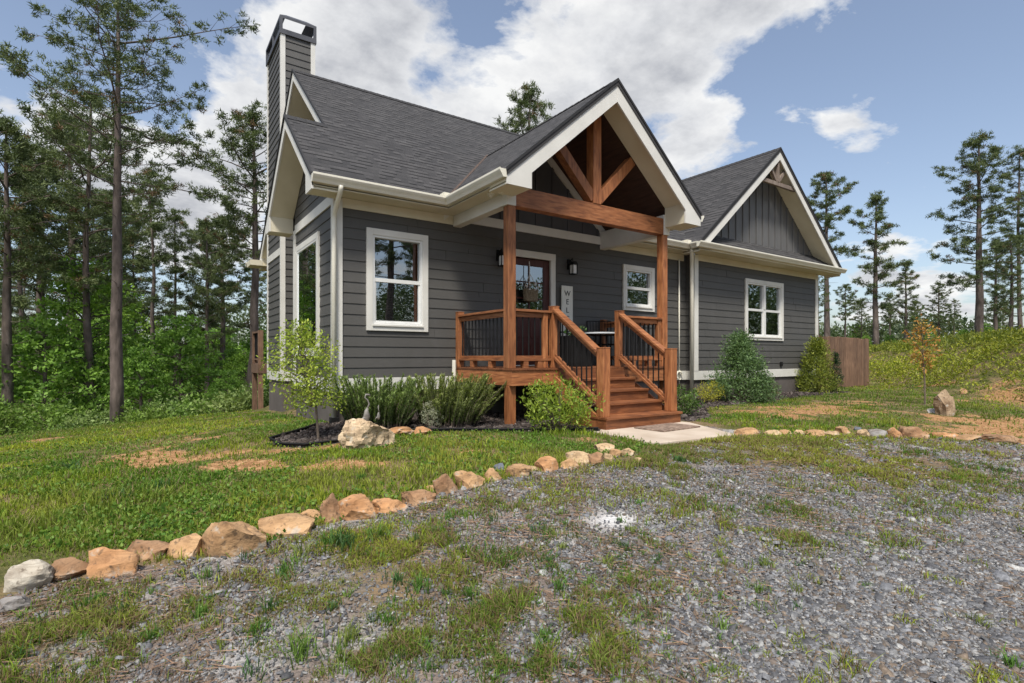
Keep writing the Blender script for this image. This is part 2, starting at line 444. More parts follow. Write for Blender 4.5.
CLOUDS = [(290,45,110,.75),(370,55,110,.6),(340,120,80,.4),(400,20,70,.3),(500,110,90,.5),(520,60,130,.75),(620,45,130,.70),(720,5,105,.75),(800,-20,80,.6),(790,75,60,-.35),(650,95,60,.4),
 (455,2,42,-.45),(437,70,42,-.45),(920,60,70,-.3),(200,165,115,.75),(250,230,100,.55),(150,200,90,.4),(10,105,80,.75),(60,150,80,.3),(90,60,110,-.35),
 (835,92,50,.62),(872,122,45,.52),(785,143,45,.50),(715,148,50,.60),(690,172,60,.5),(1015,5,60,.6),(850,330,110,.45),(1000,300,110,.4),(920,310,80,.3),(560,250,150,.4)]
# ================================================================ HOUSE
house = thing('house', (0, 0, 0), 'single storey charcoal grey house with white trim, cedar gabled porch and tall sided chimney', 'house')
S = .84; EZ = 3.58; OV = .42
RY = 3.70; RZ = EZ+S*(RY+OV)                 # main ridge
WX0, WX1, WY = 8.25, 13.94, -.25             # right wing
WC, WHW, WRZ = 11.1, 3.30, 6.38
PC, PHW, PRZ, PY = 3.795, 2.10, 5.39, -2.13   # porch roof
LW = 2.6                                     # left bay depth
BY = 7.4                                     # back wall
FLZ = .67; MX = .78
def lap_wall(name, org, U, N, ufn, z0, z1, holes=(), ex=.165, mat='siding'):
    """lapped boards; ufn(z)->(u0,u1) extent at that height"""
    mb = MB(); z = z0; rj = random.Random(int(abs(org[0]*31+org[1]*17)*10)+5)
    def P(u, d, zz): return (org[0]+U[0]*u+N[0]*d, org[1]+U[1]*u+N[1]*d, zz)
    while z < z1-1e-4:
        zt = min(z+ex, z1)
        cuts = [z]+sorted({h for q in holes for h in (q[2], q[3]) if z+1e-3 < h < zt-1e-3})+[zt]
        for a, b in zip(cuts[:-1], cuts[1:]):
            da = .016-.012*(a-z)/ex; db = .016-.012*(b-z)/ex
            ua = ufn(a); ub = ufn(b); zm = (a+b)/2
            hs = sorted([(q[0], q[1]) for q in holes if q[2] < zm < q[3]])
            segs = []; l0 = (ua[0], ub[0])
            for h in hs:
                segs.append((l0, (h[0], h[0]))); l0 = (h[1], h[1])
            segs.append((l0, (ua[1], ub[1])))
            bk = []
            for (s0, s1) in segs:
                L = s1[0]-s0[0]
                if a == z: cutp = rj.uniform(.3, 3.2)
                u = s0[0]+((cutp-s0[0]) % 3.6)
                if L > .6 and s0[0]+.15 < u < s1[0]-.15 and abs(s1[0]-s1[1]) < .2: bk += [(s0, (u-.0015, u-.0015), 0), ((u+.0015, u+.0015), s1, .0022)]
                else: bk.append((s0, s1, 0))
            for (s0, s1, jo) in bk:
                if s1[0]-s0[0] < 1e-3 and s1[1]-s0[1] < 1e-3: continue
                mb.face([P(s0[0], da+jo, a), P(s1[0], da+jo, a), P(s1[1], db+jo, b), P(s0[1], db+jo, b)])
                if a == z:
                    mb.face([P(s0[0], 0, a), P(s1[0], 0, a), P(s1[0], da, a), P(s0[0], da, a)])
        z = zt
    return mb.build(name, M[mat], house)
XU, YN = (1, 0), (0, -1)
# window rectangles measured on their walls
def rect_y(pxl, pxr, pyt_l, pyb_l, Y):
    x0, zt = on_y(pxl, pyt_l, Y); _, zb = on_y(pxl, pyb_l, Y); x1, _ = on_y(pxr, 300, Y)
    return x0, x1, zb, zt
W1 = rect_y(365.8, 427.2, 227.6, 330.4, 0)
W2 = rect_y(622.0, 653.3, 264.2, 310.0, 0)
W3 = rect_y(744.3, 782.2, 278.3, 339.9, WY)
_y1, _zt = on_x(320.5, 231.4, 0); _y2, _ = on_x(296.3, 248.5, 0)
W4 = (_y1, min(_y2, 2.38), 1.02, _zt)
DX0, DX1, DZ0, DZ1 = 3.18, 4.13, .85, 2.86
print('WIN', W1, W2, W3, W4)
ins = .05
def hole(w, i=ins): return (w[0]+i, w[1]-i, w[2]+i, w[3]-i)
lap_wall('wall', (0, 0), XU, YN, lambda z: (0, WX0), FLZ, 3.47, [hole(W1), hole(W2), (DX0-.03, DX1+.03, DZ0-.1, DZ1+.03)])
def g_lw(z): 
    if z <= 3.4: return (-LW, 0)
    h = (z-(EZ-.02))/S; 
    return (-LW-OV+max(h, OV) , -max(h-OV, 0)) if h < (LW/2+OV) else (-LW/2, -LW/2)
lap_wall('wall', (0, 0), (0, -1), (-1, 0), g_lw, FLZ-.0, 4.86, [(-W4[1]+ins, -W4[0]-ins, W4[2]+ins, W4[3]-ins)])
lap_wall('wall', (0, WY), XU, YN, lambda z: (WX0, WX1), FLZ, 3.47, [hole(W3)])
lap_wall('wall', (WX0, 0), (0, -1), (-1, 0), lambda z: (-.0, -WY), FLZ, 3.47)
lap_wall('wall', (WX1, 0), (0, 1), (1, 0), lambda z: (WY, BY), FLZ, 3.47)
lap_wall('wall', (0, LW), (-1, 0), (0, 1), lambda z: (-MX, 0), FLZ, 3.47)
def g_mw(z):
    h = max(0, (z-EZ+.02)/S-OV)
    return (-BY+h, -h)
lap_wall('wall', (MX, 0), (0, -1), (-1, 0), lambda z: g_mw(z) if z > 4.9 else (g_mw(z)[0], -LW), FLZ, 6.55)
lap_wall('wall', (0, BY), (-1, 0), (0, 1), lambda z: (-WX1, -MX), FLZ, 3.47)
# dark dim rooms behind the windows
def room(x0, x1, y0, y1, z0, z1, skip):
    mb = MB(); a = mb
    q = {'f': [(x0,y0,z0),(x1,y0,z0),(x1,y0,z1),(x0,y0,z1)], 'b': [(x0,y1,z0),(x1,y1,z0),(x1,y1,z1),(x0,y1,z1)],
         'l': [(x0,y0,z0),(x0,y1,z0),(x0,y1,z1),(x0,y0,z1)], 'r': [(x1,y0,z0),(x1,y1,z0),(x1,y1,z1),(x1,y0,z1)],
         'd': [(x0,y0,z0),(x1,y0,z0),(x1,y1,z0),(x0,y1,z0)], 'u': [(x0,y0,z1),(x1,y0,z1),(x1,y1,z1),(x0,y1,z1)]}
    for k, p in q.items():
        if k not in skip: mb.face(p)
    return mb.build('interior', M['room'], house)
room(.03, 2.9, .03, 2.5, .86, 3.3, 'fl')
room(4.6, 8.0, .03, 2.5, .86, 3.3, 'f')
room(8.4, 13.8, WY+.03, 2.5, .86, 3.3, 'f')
# ---- windows
def window_y(w, Y, style, trim=.095):
    x0, x1, z0, z1 = w
    root = MB()
    d = .045
    root.box(x0, x0+trim, Y-d, Y-.0, z0, z1).box(x1-trim, x1, Y-d, Y, z0, z1)
    root.box(x0+trim, x1-trim, Y-d, Y, z1-trim, z1).box(x0+trim, x1-trim, Y-d, Y, z0, z0+trim)
    root.box(x0+trim-.01, x1-trim+.01, Y-d-.02, Y-d+.012, z0+trim-.03, z0+trim-.002)
    wo = root.build('window', M['white'], house, bevel=.003)
    a0, a1, b0, b1 = x0+trim, x1-trim, z0+trim, z1-trim
    fr = MB(); t = .035; e = -.03
    fr.box(a0, a0+t, Y+e, Y+.07, b0, b1).box(a1-t, a1, Y+e, Y+.07, b0, b1).box(a0+t, a1-t, Y+e, Y+.07, b1-t, b1).box(a0+t, a1-t, Y+e, Y+.07, b0, b0+t)
    zm = (b0+b1)/2
    fr.box(a0+t, a1-t, Y-.018, Y+.045, zm-.03, zm+.03)
    if style == 'quad':
        xm = (a0+a1)/2; fr.box(xm-.05, xm+.05, Y-.028, Y+.06, b0+t, zm-.03).box(xm-.05, xm+.05, Y-.028, Y+.06, zm+.03, b1-t)
    ls = MB()
    spans = [(a0+t, a1-t)] if style != 'quad' else [(a0+t, xm-.05), (xm+.05, a1-t)]
    for s0, s1 in spans:
        r = .028
        ls.box(s0, s0+r, Y-.008, Y+.03, b0+t, zm-.03).box(s1-r, s1, Y-.008, Y+.03, b0+t, zm-.03).box(s0+r, s1-r, Y-.008, Y+.03, b0+t, b0+t+r)
    fr.build('frame', M['vinyl'], wo, bevel=.003); ls.build('sash', M['vinyl'], wo)
    g = MB()
    for s0, s1 in spans:
        g.face([(s0, Y+.03, zm+.03), (s1, Y+.03, zm+.03), (s1, Y+.03, b1-t), (s0, Y+.03, b1-t)])
        g.face([(s0+.02, Y+.012, b0+t+.02), (s1-.02, Y+.012, b0+t+.02), (s1-.02, Y+.012, zm-.03), (s0+.02, Y+.012, zm-.03)])
    g.build('glass', M['glass'], wo)
    return wo, (a0+t, a1-t, b0+t, b1-t, zm)
w1, q1 = window_y(W1, 0, 'hung', .10)
w2, q2 = window_y(W2, 0, 'hung')
w3, q3 = window_y(W3, WY, 'quad')
for (q, Y, wo, zt) in ((q1, 0, w1, q1[4]), (q2, 0, w2, q2[4]+.02)):
    b = MB(); z = q[2]+.02
    while z < zt-.03:
        b.beam((q[0], Y+.13, z), (q[1], Y+.13, z), .045, .004, up=(0, .5, 1)); z += .042
    b.build('blind', M['blind'], wo)
# pendant lamp seen through the near window
pl = MB(); cx = (q1[0]+q1[1])/2+.30; cy = .75; cz = q1[4]+.35
pl.tube([(cx, cy, cz+.08), (cx, cy, 3.3)], .008, 6)
for k in range(5):
    a = k*1.2566; p = (cx+.28*math.cos(a), cy+.28*math.sin(a))
    pl.tube([(cx, cy, cz+.05), (cx+.15*math.cos(a), cy+.15*math.sin(a), cz-.06), (*p, cz+.02)], .010, 6)
    pl.tube([(*p, cz+.02), (*p, cz+.10)], [.03, .02], 6)
pl.build('pendant_lamp', M['black'], house)
# side picture window on the bay wall
def window_x(w, X, trim=.10):
    y0, y1, z0, z1 = w
    r = MB(); d = .045
    r.box(X-d, X, y0, y0+trim, z0, z1).box(X-d, X, y1-trim, y1, z0, z1).box(X-d, X, y0+trim, y1-trim, z1-trim, z1).box(X-d, X, y0+trim, y1-trim, z0, z0+trim)
    wo = r.build('window', M['white'], house, bevel=.003)
    fr = MB(); t = .035; a0, a1, b0, b1 = y0+trim, y1-trim, z0+trim, z1-trim
    fr.box(X-.040, X+.02, a0, a0+t, b0, b1).box(X-.040, X-.028, a1-t, a1, b0, b1).box(X-.040, X-.028, a0+t, a1-t, b1-t, b1).box(X-.040, X-.028, a0+t, a1-t, b0, b0+t)
    fr.build('frame', M['vinyl'], wo)
    g = MB(); g.face([(X-.028, a0+t, b0+t), (X-.028, a1-t, b0+t), (X-.028, a1-t, b1-t), (X-.028, a0+t, b1-t)]); g.build('glass', M['glass'], wo)
window_x(W4, 0)
# ---- foundation
f = MB()
f.box(MX+.015, WX1-.02, .017, BY, -1.2, .46).box(WX0+.015, WX1-.015, WY+.015, .02, -.5, .46).box(.013, MX+.02, .013, LW-.015, -1.2, .46)
f.build('foundation', M['found'], house)
# ---- belt trim
b = MB(); e = .03
b.box(-e, 2.02, -e, .01, .46, FLZ).box(2.02, WX0-.0, -e, .01, .46, FLZ)
b.box(WX0-e, WX1+e, WY-e, WY+.01, .46, FLZ).box(WX0-e, WX0+.01, WY, -e, .46, FLZ)
b.box(-e, .01, .01, LW+e, .46, FLZ).box(WX1, WX1+e, WY+.01, BY, .46, FLZ)
b.box(MX-.03, MX+.01, LW, BY, .46, FLZ)
b.build('belt_trim', M['white'], house, bevel=.004)
# gable band of bay
b = MB(); b.box(-.034, .01, .10, LW-.1, 3.32, 3.48).build('frieze_band', M['white'], house)
# ---- corner boards
c = MB(); t = .035; cw = .105
def corner(x, y, sx, sy, z0=.46, z1=3.4):
    # sx,sy = outward direction signs
    c.box(x-t*0+sx*t, x-sx*cw, y+sy*t, y+sy*0, z0+.0, z1)
    c.box(x+sx*t, x, y, y-sy*cw, z0+.0, z1)
corner(0, 0, -1, -1, FLZ+.002); corner(0, LW, -1, 1, FLZ+.002); corner(WX0, WY, -1, -1, FLZ+.002); corner(WX1, WY, 1, -1, FLZ+.002)
split_build(c, 'corner_board', M['white'], house, bevel=.003, join=.003)
# ---- roofs
def roof_poly(mb, pts, th=.10, ax=0, zf=None):
    """pts xyz in plane; ax: horizontal axis of the eave"""
    n = (Vector(pts[1])-Vector(pts[0])).cross(Vector(pts[2])-Vector(pts[1]))
    if n.z < 0: pts = pts[::-1]
    sl = math.sqrt(1+S*S)
    zmin = min(p[2] for p in pts)
    uv = [((p[ax]), (p[2]-zmin)*sl/S) for p in pts]
    mb.face(pts, uv)
    low = [(p[0], p[1], p[2]-th) for p in pts]
    mb.face(low[::-1], [(0, .05)]*len(low))
    for i in range(len(pts)):
        j = (i+1) % len(pts)
        mb.face([pts[i], low[i], low[j], pts[j]], [(0, .05)]*4)
def zm_(y): return EZ+S*(y+OV)
OVX = .42
rf = MB()
pvy = -OV+(PRZ-EZ)/S; wvy = -OV+(WRZ-EZ)/S
xl = -.44; WL = WC-WHW; WR = WC+WHW
pts = [(xl, -OV), (PC-PHW, -OV), (PC, pvy), (PC+PHW, -OV), (WL, -OV), (WC, wvy), (WR, -OV), (WR, RY), (.2, RY), (.2, LW/2), (xl, LW/2)]
roof_poly(rf, [(x, y, zm_(y)) for x, y in pts])
BYE = 2*RY+OV
roof_poly(rf, [(.2, RY, RZ), (.2, BYE, EZ), (WR, BYE, EZ), (WR, RY, RZ)])
# bay back slope
sz = zm_(LW/2)
roof_poly(rf, [(xl, LW/2, sz), (MX+.02, LW/2, sz), (MX+.02, LW+OV, EZ), (xl, LW+OV, EZ)])
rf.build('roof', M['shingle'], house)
rp = MB()
for sgn in (-1, 1):
    roof_poly(rp, [(PC+sgn*PHW, PY-.02, EZ), (PC+sgn*PHW, -OV, EZ), (PC, pvy, PRZ), (PC, PY-.02, PRZ)], ax=1)
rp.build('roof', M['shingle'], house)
WRY = -.72
rw = MB()
for sgn in (-1, 1):
    roof_poly(rw, [(WC+sgn*WHW, WRY-.02, EZ), (WC+sgn*WHW, -OV, EZ), (WC, wvy, WRZ), (WC, WRY-.02, WRZ)], ax=1)
# pent skirt below the wing gable
roof_poly(rw, [(WL+.02, WRY+.03, EZ-.005), (WR-.02, WRY+.03, EZ-.005), (WR-.45, WY+.02, EZ+.385), (WL+.45, WY+.02, EZ+.385)], th=.03)
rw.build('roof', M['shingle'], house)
vf = MB()
for sg in (-1, 1):
    A_ = Vector((PC+sg*PHW, -OV, EZ+.012)); B_ = Vector((PC, pvy, PRZ+.012)); d1 = Vector((sg*.035, 0, 0)); d2 = Vector((0, -.035, 0))
    vf.face([A_+d1, A_+d2*.2-d1*.2, B_+d2*.2-d1*.2, B_+d1])
split_build(vf, 'valley_flashing', M['valley'], house)
# ridge caps
def cap(a, b2, ax):
    rc = MB()
    L = (Vector(b2)-Vector(a)).length; n = int(L/.15); 
    for i in range(n):
        p = Vector(a).lerp(Vector(b2), i/n); q = Vector(a).lerp(Vector(b2), (i+1.15)/n)
        for s in (-1, 1):
            o = Vector((0, s*.13, -.13*S)) if ax == 0 else Vector((s*.13, 0, -.13*S))
            up = Vector((0, 0, .018)); 
            rc.face([p+up, q+up*.55, q+up*.55+o, p+up+o] , [(0,.05),(.2,.05),(.2,.12),(0,.12)])
            rc.face([p+up, p+up+o, p+o, p], [(0,.05)]*4)
    rc.build('ridge_cap', M['shingle'], house)
cap((.2, RY, RZ), (WR, RY, RZ), 0); cap((PC, PY-.02, PRZ), (PC, pvy, PRZ), 1); cap((WC, WRY-.02, WRZ), (WC, wvy, WRZ), 1); cap((xl, LW/2, sz), (.2, LW/2, sz), 0)

# ---- gables: rake boards, sloped soffits, boxed returns
def gable(Cn, U, N, zr, hw, ze, o, side=(1, 1), ret=.42, w=.26, low=.22, soff=.2, retsides=(1, 1), cut=None, clip=False):
    s = (zr-ze)/hw
    P = lambda u, z, d: (Cn[0]+U[0]*u+N[0]*d, Cn[1]+U[1]*u+N[1]*d, z)
    rb = MB(); so = MB(); dk = MB()
    for k, sg in enumerate((-1, 1)):
        if not side[k]: continue
        rt = ret if retsides[k] else 0.0
        HW, ZE = (cut, zr-s*cut) if (cut and sg < 0) else (hw, ze)
        if rt:
            poly = [(sg*hw, ze-.03), (0, zr-.03), (0, zr-.03-w*1.25), (sg*(hw-rt), ze+s*rt-.03-w*1.25), (sg*(hw-rt), ze-low), (sg*hw, ze-low)]
        else:
            poly = [(sg*HW, ZE-.03), (0, zr-.03), (0, zr-.03-w*1.25), (sg*HW, ZE-.03-w*1.25)]
            if clip: poly[3:] = [(sg*(HW-(w*1.25-.04)/s), ZE-.07), (sg*HW, ZE-.07)]
        rb.prism(poly, P, -.022, .006+.002*k)
        # dark drip edge line
        dk.prism([(sg*(HW+.012), ZE+.006), (0, zr+.016), (0, zr-.032), (sg*(HW+.012), ZE-.040)], P, .0, .03+.001*k)
        so.prism([(sg*HW, ZE-soff-.02), (0, zr-soff-.02), (0, zr-soff), (sg*HW, ZE-soff)], P, -o, -.023)
        if rt:
            so.prism([(sg*(hw-.005), ze-low+.004), (sg*(hw-rt+.004), ze-low+.004), (sg*(hw-rt+.004), ze+s*rt-soff-.021), (sg*(hw-.005), ze-soff-.021)], P, -o, -.024)
    split_build(rb, 'rake_board', M['white'], house, join=.002); split_build(so, 'soffit', M['cream'], house, join=.002); split_build(dk, 'drip_edge', M['dripedge'], house, join=.002)
gable((PC, PY), (1, 0), (0, -1), PRZ, PHW, EZ, .45)
gable((WC, WRY), (1, 0), (0, -1), WRZ, WHW, EZ, .46, retsides=(0, 0), w=.22, clip=True)
gable((xl, LW/2), (0, 1), (-1, 0), sz, LW/2+OV, EZ, .42, w=.16, ret=.34)
gable((.2, RY), (0, 1), (-1, 0), RZ, RY+OV, EZ, MX-.21, w=.16, retsides=(0, 1), ret=.36, cut=RY-LW/2)
# ---- eave soffits and fascia
so = MB()
so.box(xl+.03, PC-PHW+.0, -OV, 0, EZ-.160, EZ-.145)
so.box(PC+PHW, WX0, -OV, 0, EZ-.160, EZ-.145)
so.box(WL, WR, WRY+.01, WY, EZ-.162, EZ-.147)
so.box(WL, WX0, -OV-.0, WRY+.0, EZ-.164, EZ-.149)
so.box(PC-PHW, PC-PHW+.3, -1.69, -.0, EZ-.166, EZ-.15); so.box(PC+PHW-.3, PC+PHW, -1.69, -.0, EZ-.166, EZ-.15)
so.box(-.1, WR, BY-.15, BYE, EZ-.16, EZ-.145); so.box(-.1, .18, BY-.15, BYE, EZ-.144, EZ-.02)
split_build(so, 'soffit', M['cream'], house)
fa = MB()
fa.box(xl, PC-PHW, -OV-.0, -OV+.025, EZ-.172, EZ-.04)
fa.box(PC+PHW, WL, -OV, -OV+.025, EZ-.172, EZ-.04)
fa.box(WL, WR, WRY, WRY+.025, EZ-.174, EZ-.04)
fa.box(WL, WL+.024, -OV, WRY+.025, EZ-.173, EZ-.04)
fa.box(PC-PHW, PC-PHW+.024, PY+.03, -OV, EZ-.173, EZ-.04); fa.box(PC+PHW-.024, PC+PHW, PY+.03, -OV, EZ-.173, EZ-.04)
# frieze boards where siding meets soffit
fz = MB(); fz.box(.1, 2.0, -.03, .012, 3.27, 3.415); fz.box(5.62, WX0-.1, -.03, .012, 3.27, 3.415); fz.box(WX0+.1, WX1-.1, WY-.03, WY+.012, 3.27, 3.413); split_build(fz, 'frieze_board', M['cream'], house)
split_build(fa, 'fascia', M['cream'], house)
# ---- gutters (ogee profile)
PRO = [(0, 0), (0, -.118), (.055, -.122), (.075, -.085), (.098, -.055), (.112, -.03), (.112, -.002), (.100, -.002), (.100, -.012), (.008, -.012)]
gu = MB()
zt = EZ-.012
def gut_x(x0, x1, y): gu.prism(PRO, lambda p, q, t: (t, y-.003-p, zt+q), x0, x1)
def gut_y(y0, y1, x, sg): gu.prism(PRO, lambda p, q, t: (x+sg*(.003+p), t, zt+q), y0, y1)
gut_x(xl-.01, PC-PHW-.114, -OV); gut_y(PY-.0, -OV-.0, PC-PHW, -1); gut_x(PC-PHW-.115, PC-PHW-.002, -OV+.001)
gut_y(PY, -OV, PC+PHW, 1); gut_x(PC+PHW+.116, WL-.001, -OV); gut_y(WRY+.0, -OV-.112, WL+.001, -1); gut_x(WL-.113, WR+.12, WRY-.002)
gut_x(-.12, WR, BYE+.12)
go = split_build(gu, 'gutter', M['gutter'], house, join=.006)[0]
gd = MB()
for (x, y) in ((PC-PHW-.06, -OV-.05), (PC+PHW+.14, -OV-.06), (WL-.1, -OV-.04)):
    gd.box(x-.07, x+.07, y-.066, y-.062, zt+.0, zt+.06); gd.box(x-.075, x-.071, y-.062, y+.08, zt, zt+.06)
split_build(gd, 'splash_guard', M['gutter'], house)
# ---- downspouts
def spout(pts, name='downspout', w=.075, d=.055):
    m_ = MB()
    for a, b2 in zip(pts[:-1], pts[1:]): m_.beam(a, b2, w, d, up=(0, -1, 0))
    return m_.build(name, M['gutter'], house, bevel=.008)
xa = on_y(341, 190, -.47)[0]; xb = on_y(334.0, 300, -.09)[0]
cl = [(xa+(xb-xa)*sst(i/8), -.47+.38*sst(i/8), EZ-.12-.40*i/8) for i in range(9)]+[(xb, -.09, EZ-.62), (xb, -.09, .05)]
m_ = MB(); m_.tube(cl, .036, 10); m_.build('downspout', M['gutter'], house, smooth=True)
bx_ = xb
bo = MB(); bo.box(bx_-.06, bx_+.06, -.16, -.05, -.2, .10); bo.build('drain_boot', M['blackmat'], house)
# curved downspout at the right inner corner
cur = []
for i in range(9):
    t_ = i/8; cur.append((7.82+.22*sst(t_), -.50+.17*sst(t_), EZ-.12-.42*t_))
cur += [(8.055, -.325, EZ-.62), (8.055, -.325, .02)]
m_ = MB(); m_.tube(cur, .042, 10); m_.build('downspout', M['gutter'], house, smooth=True)
m_ = MB(); xx, _ = on_y(677.8, 300, 0); m_.tube([(xx, -.04, .3), (xx, -.04, 3.3)], .017, 8); m_.build('conduit', M['gutter'], house, smooth=True)
# ---- wing gable wall: board and batten
gz0 = EZ+.33
bb = MB(); s = (WRZ-EZ)/WHW
hb = lambda z: max(0, (WRZ-.2-z)/s)
bb.face([(WC-hb(gz0), WY-.0, gz0), (WC+hb(gz0), WY, gz0), (WC, WY, WRZ-.2)])
x = -2.7
while x < 2.8:
    zt_ = WRZ-.24-s*abs(x); 
    if zt_ > gz0+.1: bb.box(WC+x-.022, WC+x+.022, WY-.028, WY-.001, gz0, zt_)
    x += .3
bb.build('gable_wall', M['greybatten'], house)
tr = MB(); zc = 5.46; hwc = (WRZ-.3-zc)/s
ty = WRY+.07
tr.beam((WC-hwc-.12, ty, zc), (WC+hwc+.12, ty, zc), .07, .10)
tr.beam((WC, ty+.002, zc+.05), (WC, ty+.002, WRZ-.25), .075, .09, up=(0, 1, 0))
for sg in (-1, 1): tr.beam((WC+sg*.05, ty+.004, zc+.08), (WC+sg*.36, ty+.004, zc+.42), .06, .08)
tr.build('gable_truss', M['graywood'], house, bevel=.004)
# ---- chimney
CX0, CX1, CY0, CY1, CZT = .15, .84, 4.60, 6.20, 8.24
ch = MB()
def lap_box(x0, x1, y0, y1, z0, z1, ex=.165):
    z = z0
    while z < z1-1e-3:
        t_ = min(z+ex, z1); o = .018; i = .003
        B = [(x0-o,y0-o,z),(x1+o,y0-o,z),(x1+o,y1+o,z),(x0-o,y1+o,z)]; T = [(x0-i,y0-i,t_),(x1+i,y0-i,t_),(x1+i,y1+i,t_),(x0-i,y1+i,t_)]
        for k in range(4):
            ch.face([B[k], B[(k+1) % 4], T[(k+1) % 4], T[k]])
        ch.face(B[::-1]); z = t_
lap_box(CX0, CX1, CY0, CY1, .675, CZT)
cho = ch.build('chimney', M['siding'], house)
cf = MB(); cf.box(CX0+.015, CX1, CY0+.015, CY1-.015, -1.2, .462); cf.build('foundation', M['found'], cho)
ct = MB(); t = .028; w = .07
for (x, sx) in ((CX0, -1), (CX1, 1)):
    for (y, sy) in ((CY0, -1), (CY1, 1)):
        ct.box(x+sx*t, x-sx*w, y+sy*t, y+sy*.0, FLZ, CZT+.01); ct.box(x+sx*t, x, y, y-sy*w, FLZ, CZT+.01)
ct.box(CX0-.03, CX1, CY0-.03, CY0, .46, FLZ-.002); ct.box(CX0-.03, CX0, CY0, CY1, .46, FLZ-.002)
ct.box(CX0-.028, CX0, CY0+w+.004, CY1-w, 3.30, 3.46)
split_build(ct, 'corner_board', M['white'], cho)
cp = MB(); e = .05; z0 = CZT-.02
cp.box(CX0-e, CX1+e, CY0-e, CY1+e, z0, z0+.11)
top = z0+.40
for (x, y) in ((CX0-e+.03, CY0-e+.03), (CX1+e-.03, CY0-e+.03), (CX0-e+.03, CY1+e-.03), (CX1+e-.03, CY1+e-.03), (CX0-e+.03, (CY0+CY1)/2)):
    cp.box(x-.03, x+.03, y-.03, y+.03, z0+.11, top-.06)
i = .17; X0, X1, Y0, Y1 = CX0-e, CX1+e, CY0-e, CY1+e
A = [(X0,Y0,top-.06),(X1,Y0,top-.06),(X1,Y1,top-.06),(X0,Y1,top-.06)]; A1 = [(p[0],p[1],top+.0) for p in A]
Bq = [(X0+i,Y0+i,top+.13),(X1-i,Y0+i,top+.13),(X1-i,Y1-i,top+.13),(X0+i,Y1-i,top+.13)]
for k in range(4):
    cp.face([A[k], A[(k+1) % 4], A1[(k+1) % 4], A1[k]]); cp.face([A1[k], A1[(k+1) % 4], Bq[(k+1) % 4], Bq[k]])

cp.build('chimney_cap', M['shroud'], cho)
# ================================================================ PORCH
pf = -1.60     # post centre line
PXL, PXR = 2.10, 5.50
dk = MB(); x = 2.03
while x < 5.56:
    dk.box(x, min(x+.137, 5.57), -1.765, -.02, .80, .83); x += .143
dk.build('deck', M['decking'], house, bevel=.003)
rm = MB()
rm.box(2.04, 5.56, -1.745, -1.70, .575, .797).box(2.04, 2.085, -1.70, -.02, .576, .797).box(5.515, 5.56, -1.70, -.02, .576, .797)
rm.box(2.2, 5.4, -.9, -.86, .6, .797)
rm.build('rim_board', M['cedar_h'], house, bevel=.004)
for (x) in (PXL, PXR):
    p = MB(); p.box(x-.068, x+.068, pf-.068, pf+.068, .831, 3.235); p.build('porch_post', M['cedar'], house, bevel=.006)
    p = MB(); p.box(x-.062, x+.062, pf-.075, pf+.055, -.12, .574); p.build('deck_post', M['cedar'], house, bevel=.006)
bm = MB(); bm.box(PXL+.062, PXR-.05, pf-.075, pf+.075, 3.235, 3.53); bm.build('porch_beam', M['cedar_h'], house, bevel=.006)
cs = MB(); cs.box(PXL-.10, PXL+.062, pf-.082, pf+.09, 3.236, 3.60); cs.box(PXR-.05, PXR+.11, pf-.082, pf+.09, 3.236, 3.60)
cs.box(PXL-.095, PXL+.055, pf+.09, -.0, 3.24, 3.60); cs.box(PXR-.045, PXR+.105, pf+.09, -.0, 3.24, 3.60)
split_build(cs, 'beam_casing', M['white'], house, bevel=.004, join=.003)
kp = MB(); kp.box(PC-.088, PC+.088, pf-.085, pf+.085, 3.53, PRZ-.24); kp.build('king_post', M['cedar'], house, bevel=.006)
for sg in (-1, 1):
    wb = MB(); wb.beam((PC+sg*.06, pf, 3.61), (PC+sg*.86, pf, 4.42), .145, .165); wb.build('truss_web', M['cedar'], house, bevel=.006)
ps = (PRZ-EZ)/PHW
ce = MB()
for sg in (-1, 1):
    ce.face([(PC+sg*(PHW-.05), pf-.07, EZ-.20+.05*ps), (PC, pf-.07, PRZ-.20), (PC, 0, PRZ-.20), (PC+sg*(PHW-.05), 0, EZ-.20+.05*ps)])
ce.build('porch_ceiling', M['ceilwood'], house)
gw = MB(); hb2 = lambda z: (PRZ-.21-z)/ps
gw.face([(PC-hb2(3.45), -.0, 3.45), (PC+hb2(3.45), 0, 3.45), (PC, 0, PRZ-.21)])
x = -1.6
while x < 1.7:
    gw.box(PC+x-.022, PC+x+.022, -.025, -.001, 3.5, PRZ-.22-ps*abs(x)); x += .40
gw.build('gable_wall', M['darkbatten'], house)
gt = MB(); gt.box(PXL+.06, PXR-.05, -.035, .012, 3.34, 3.50)
for sg in (-1, 1):
    gt.prism([(sg*1.98, EZ-.19+.12*ps), (0, PRZ-.19), (0, PRZ-.37), (sg*1.98, EZ-.37+.12*ps)], lambda p, q, t_: (PC+p, t_, q), -.034, .0)
gt.build('frieze_band', M['white'], house)
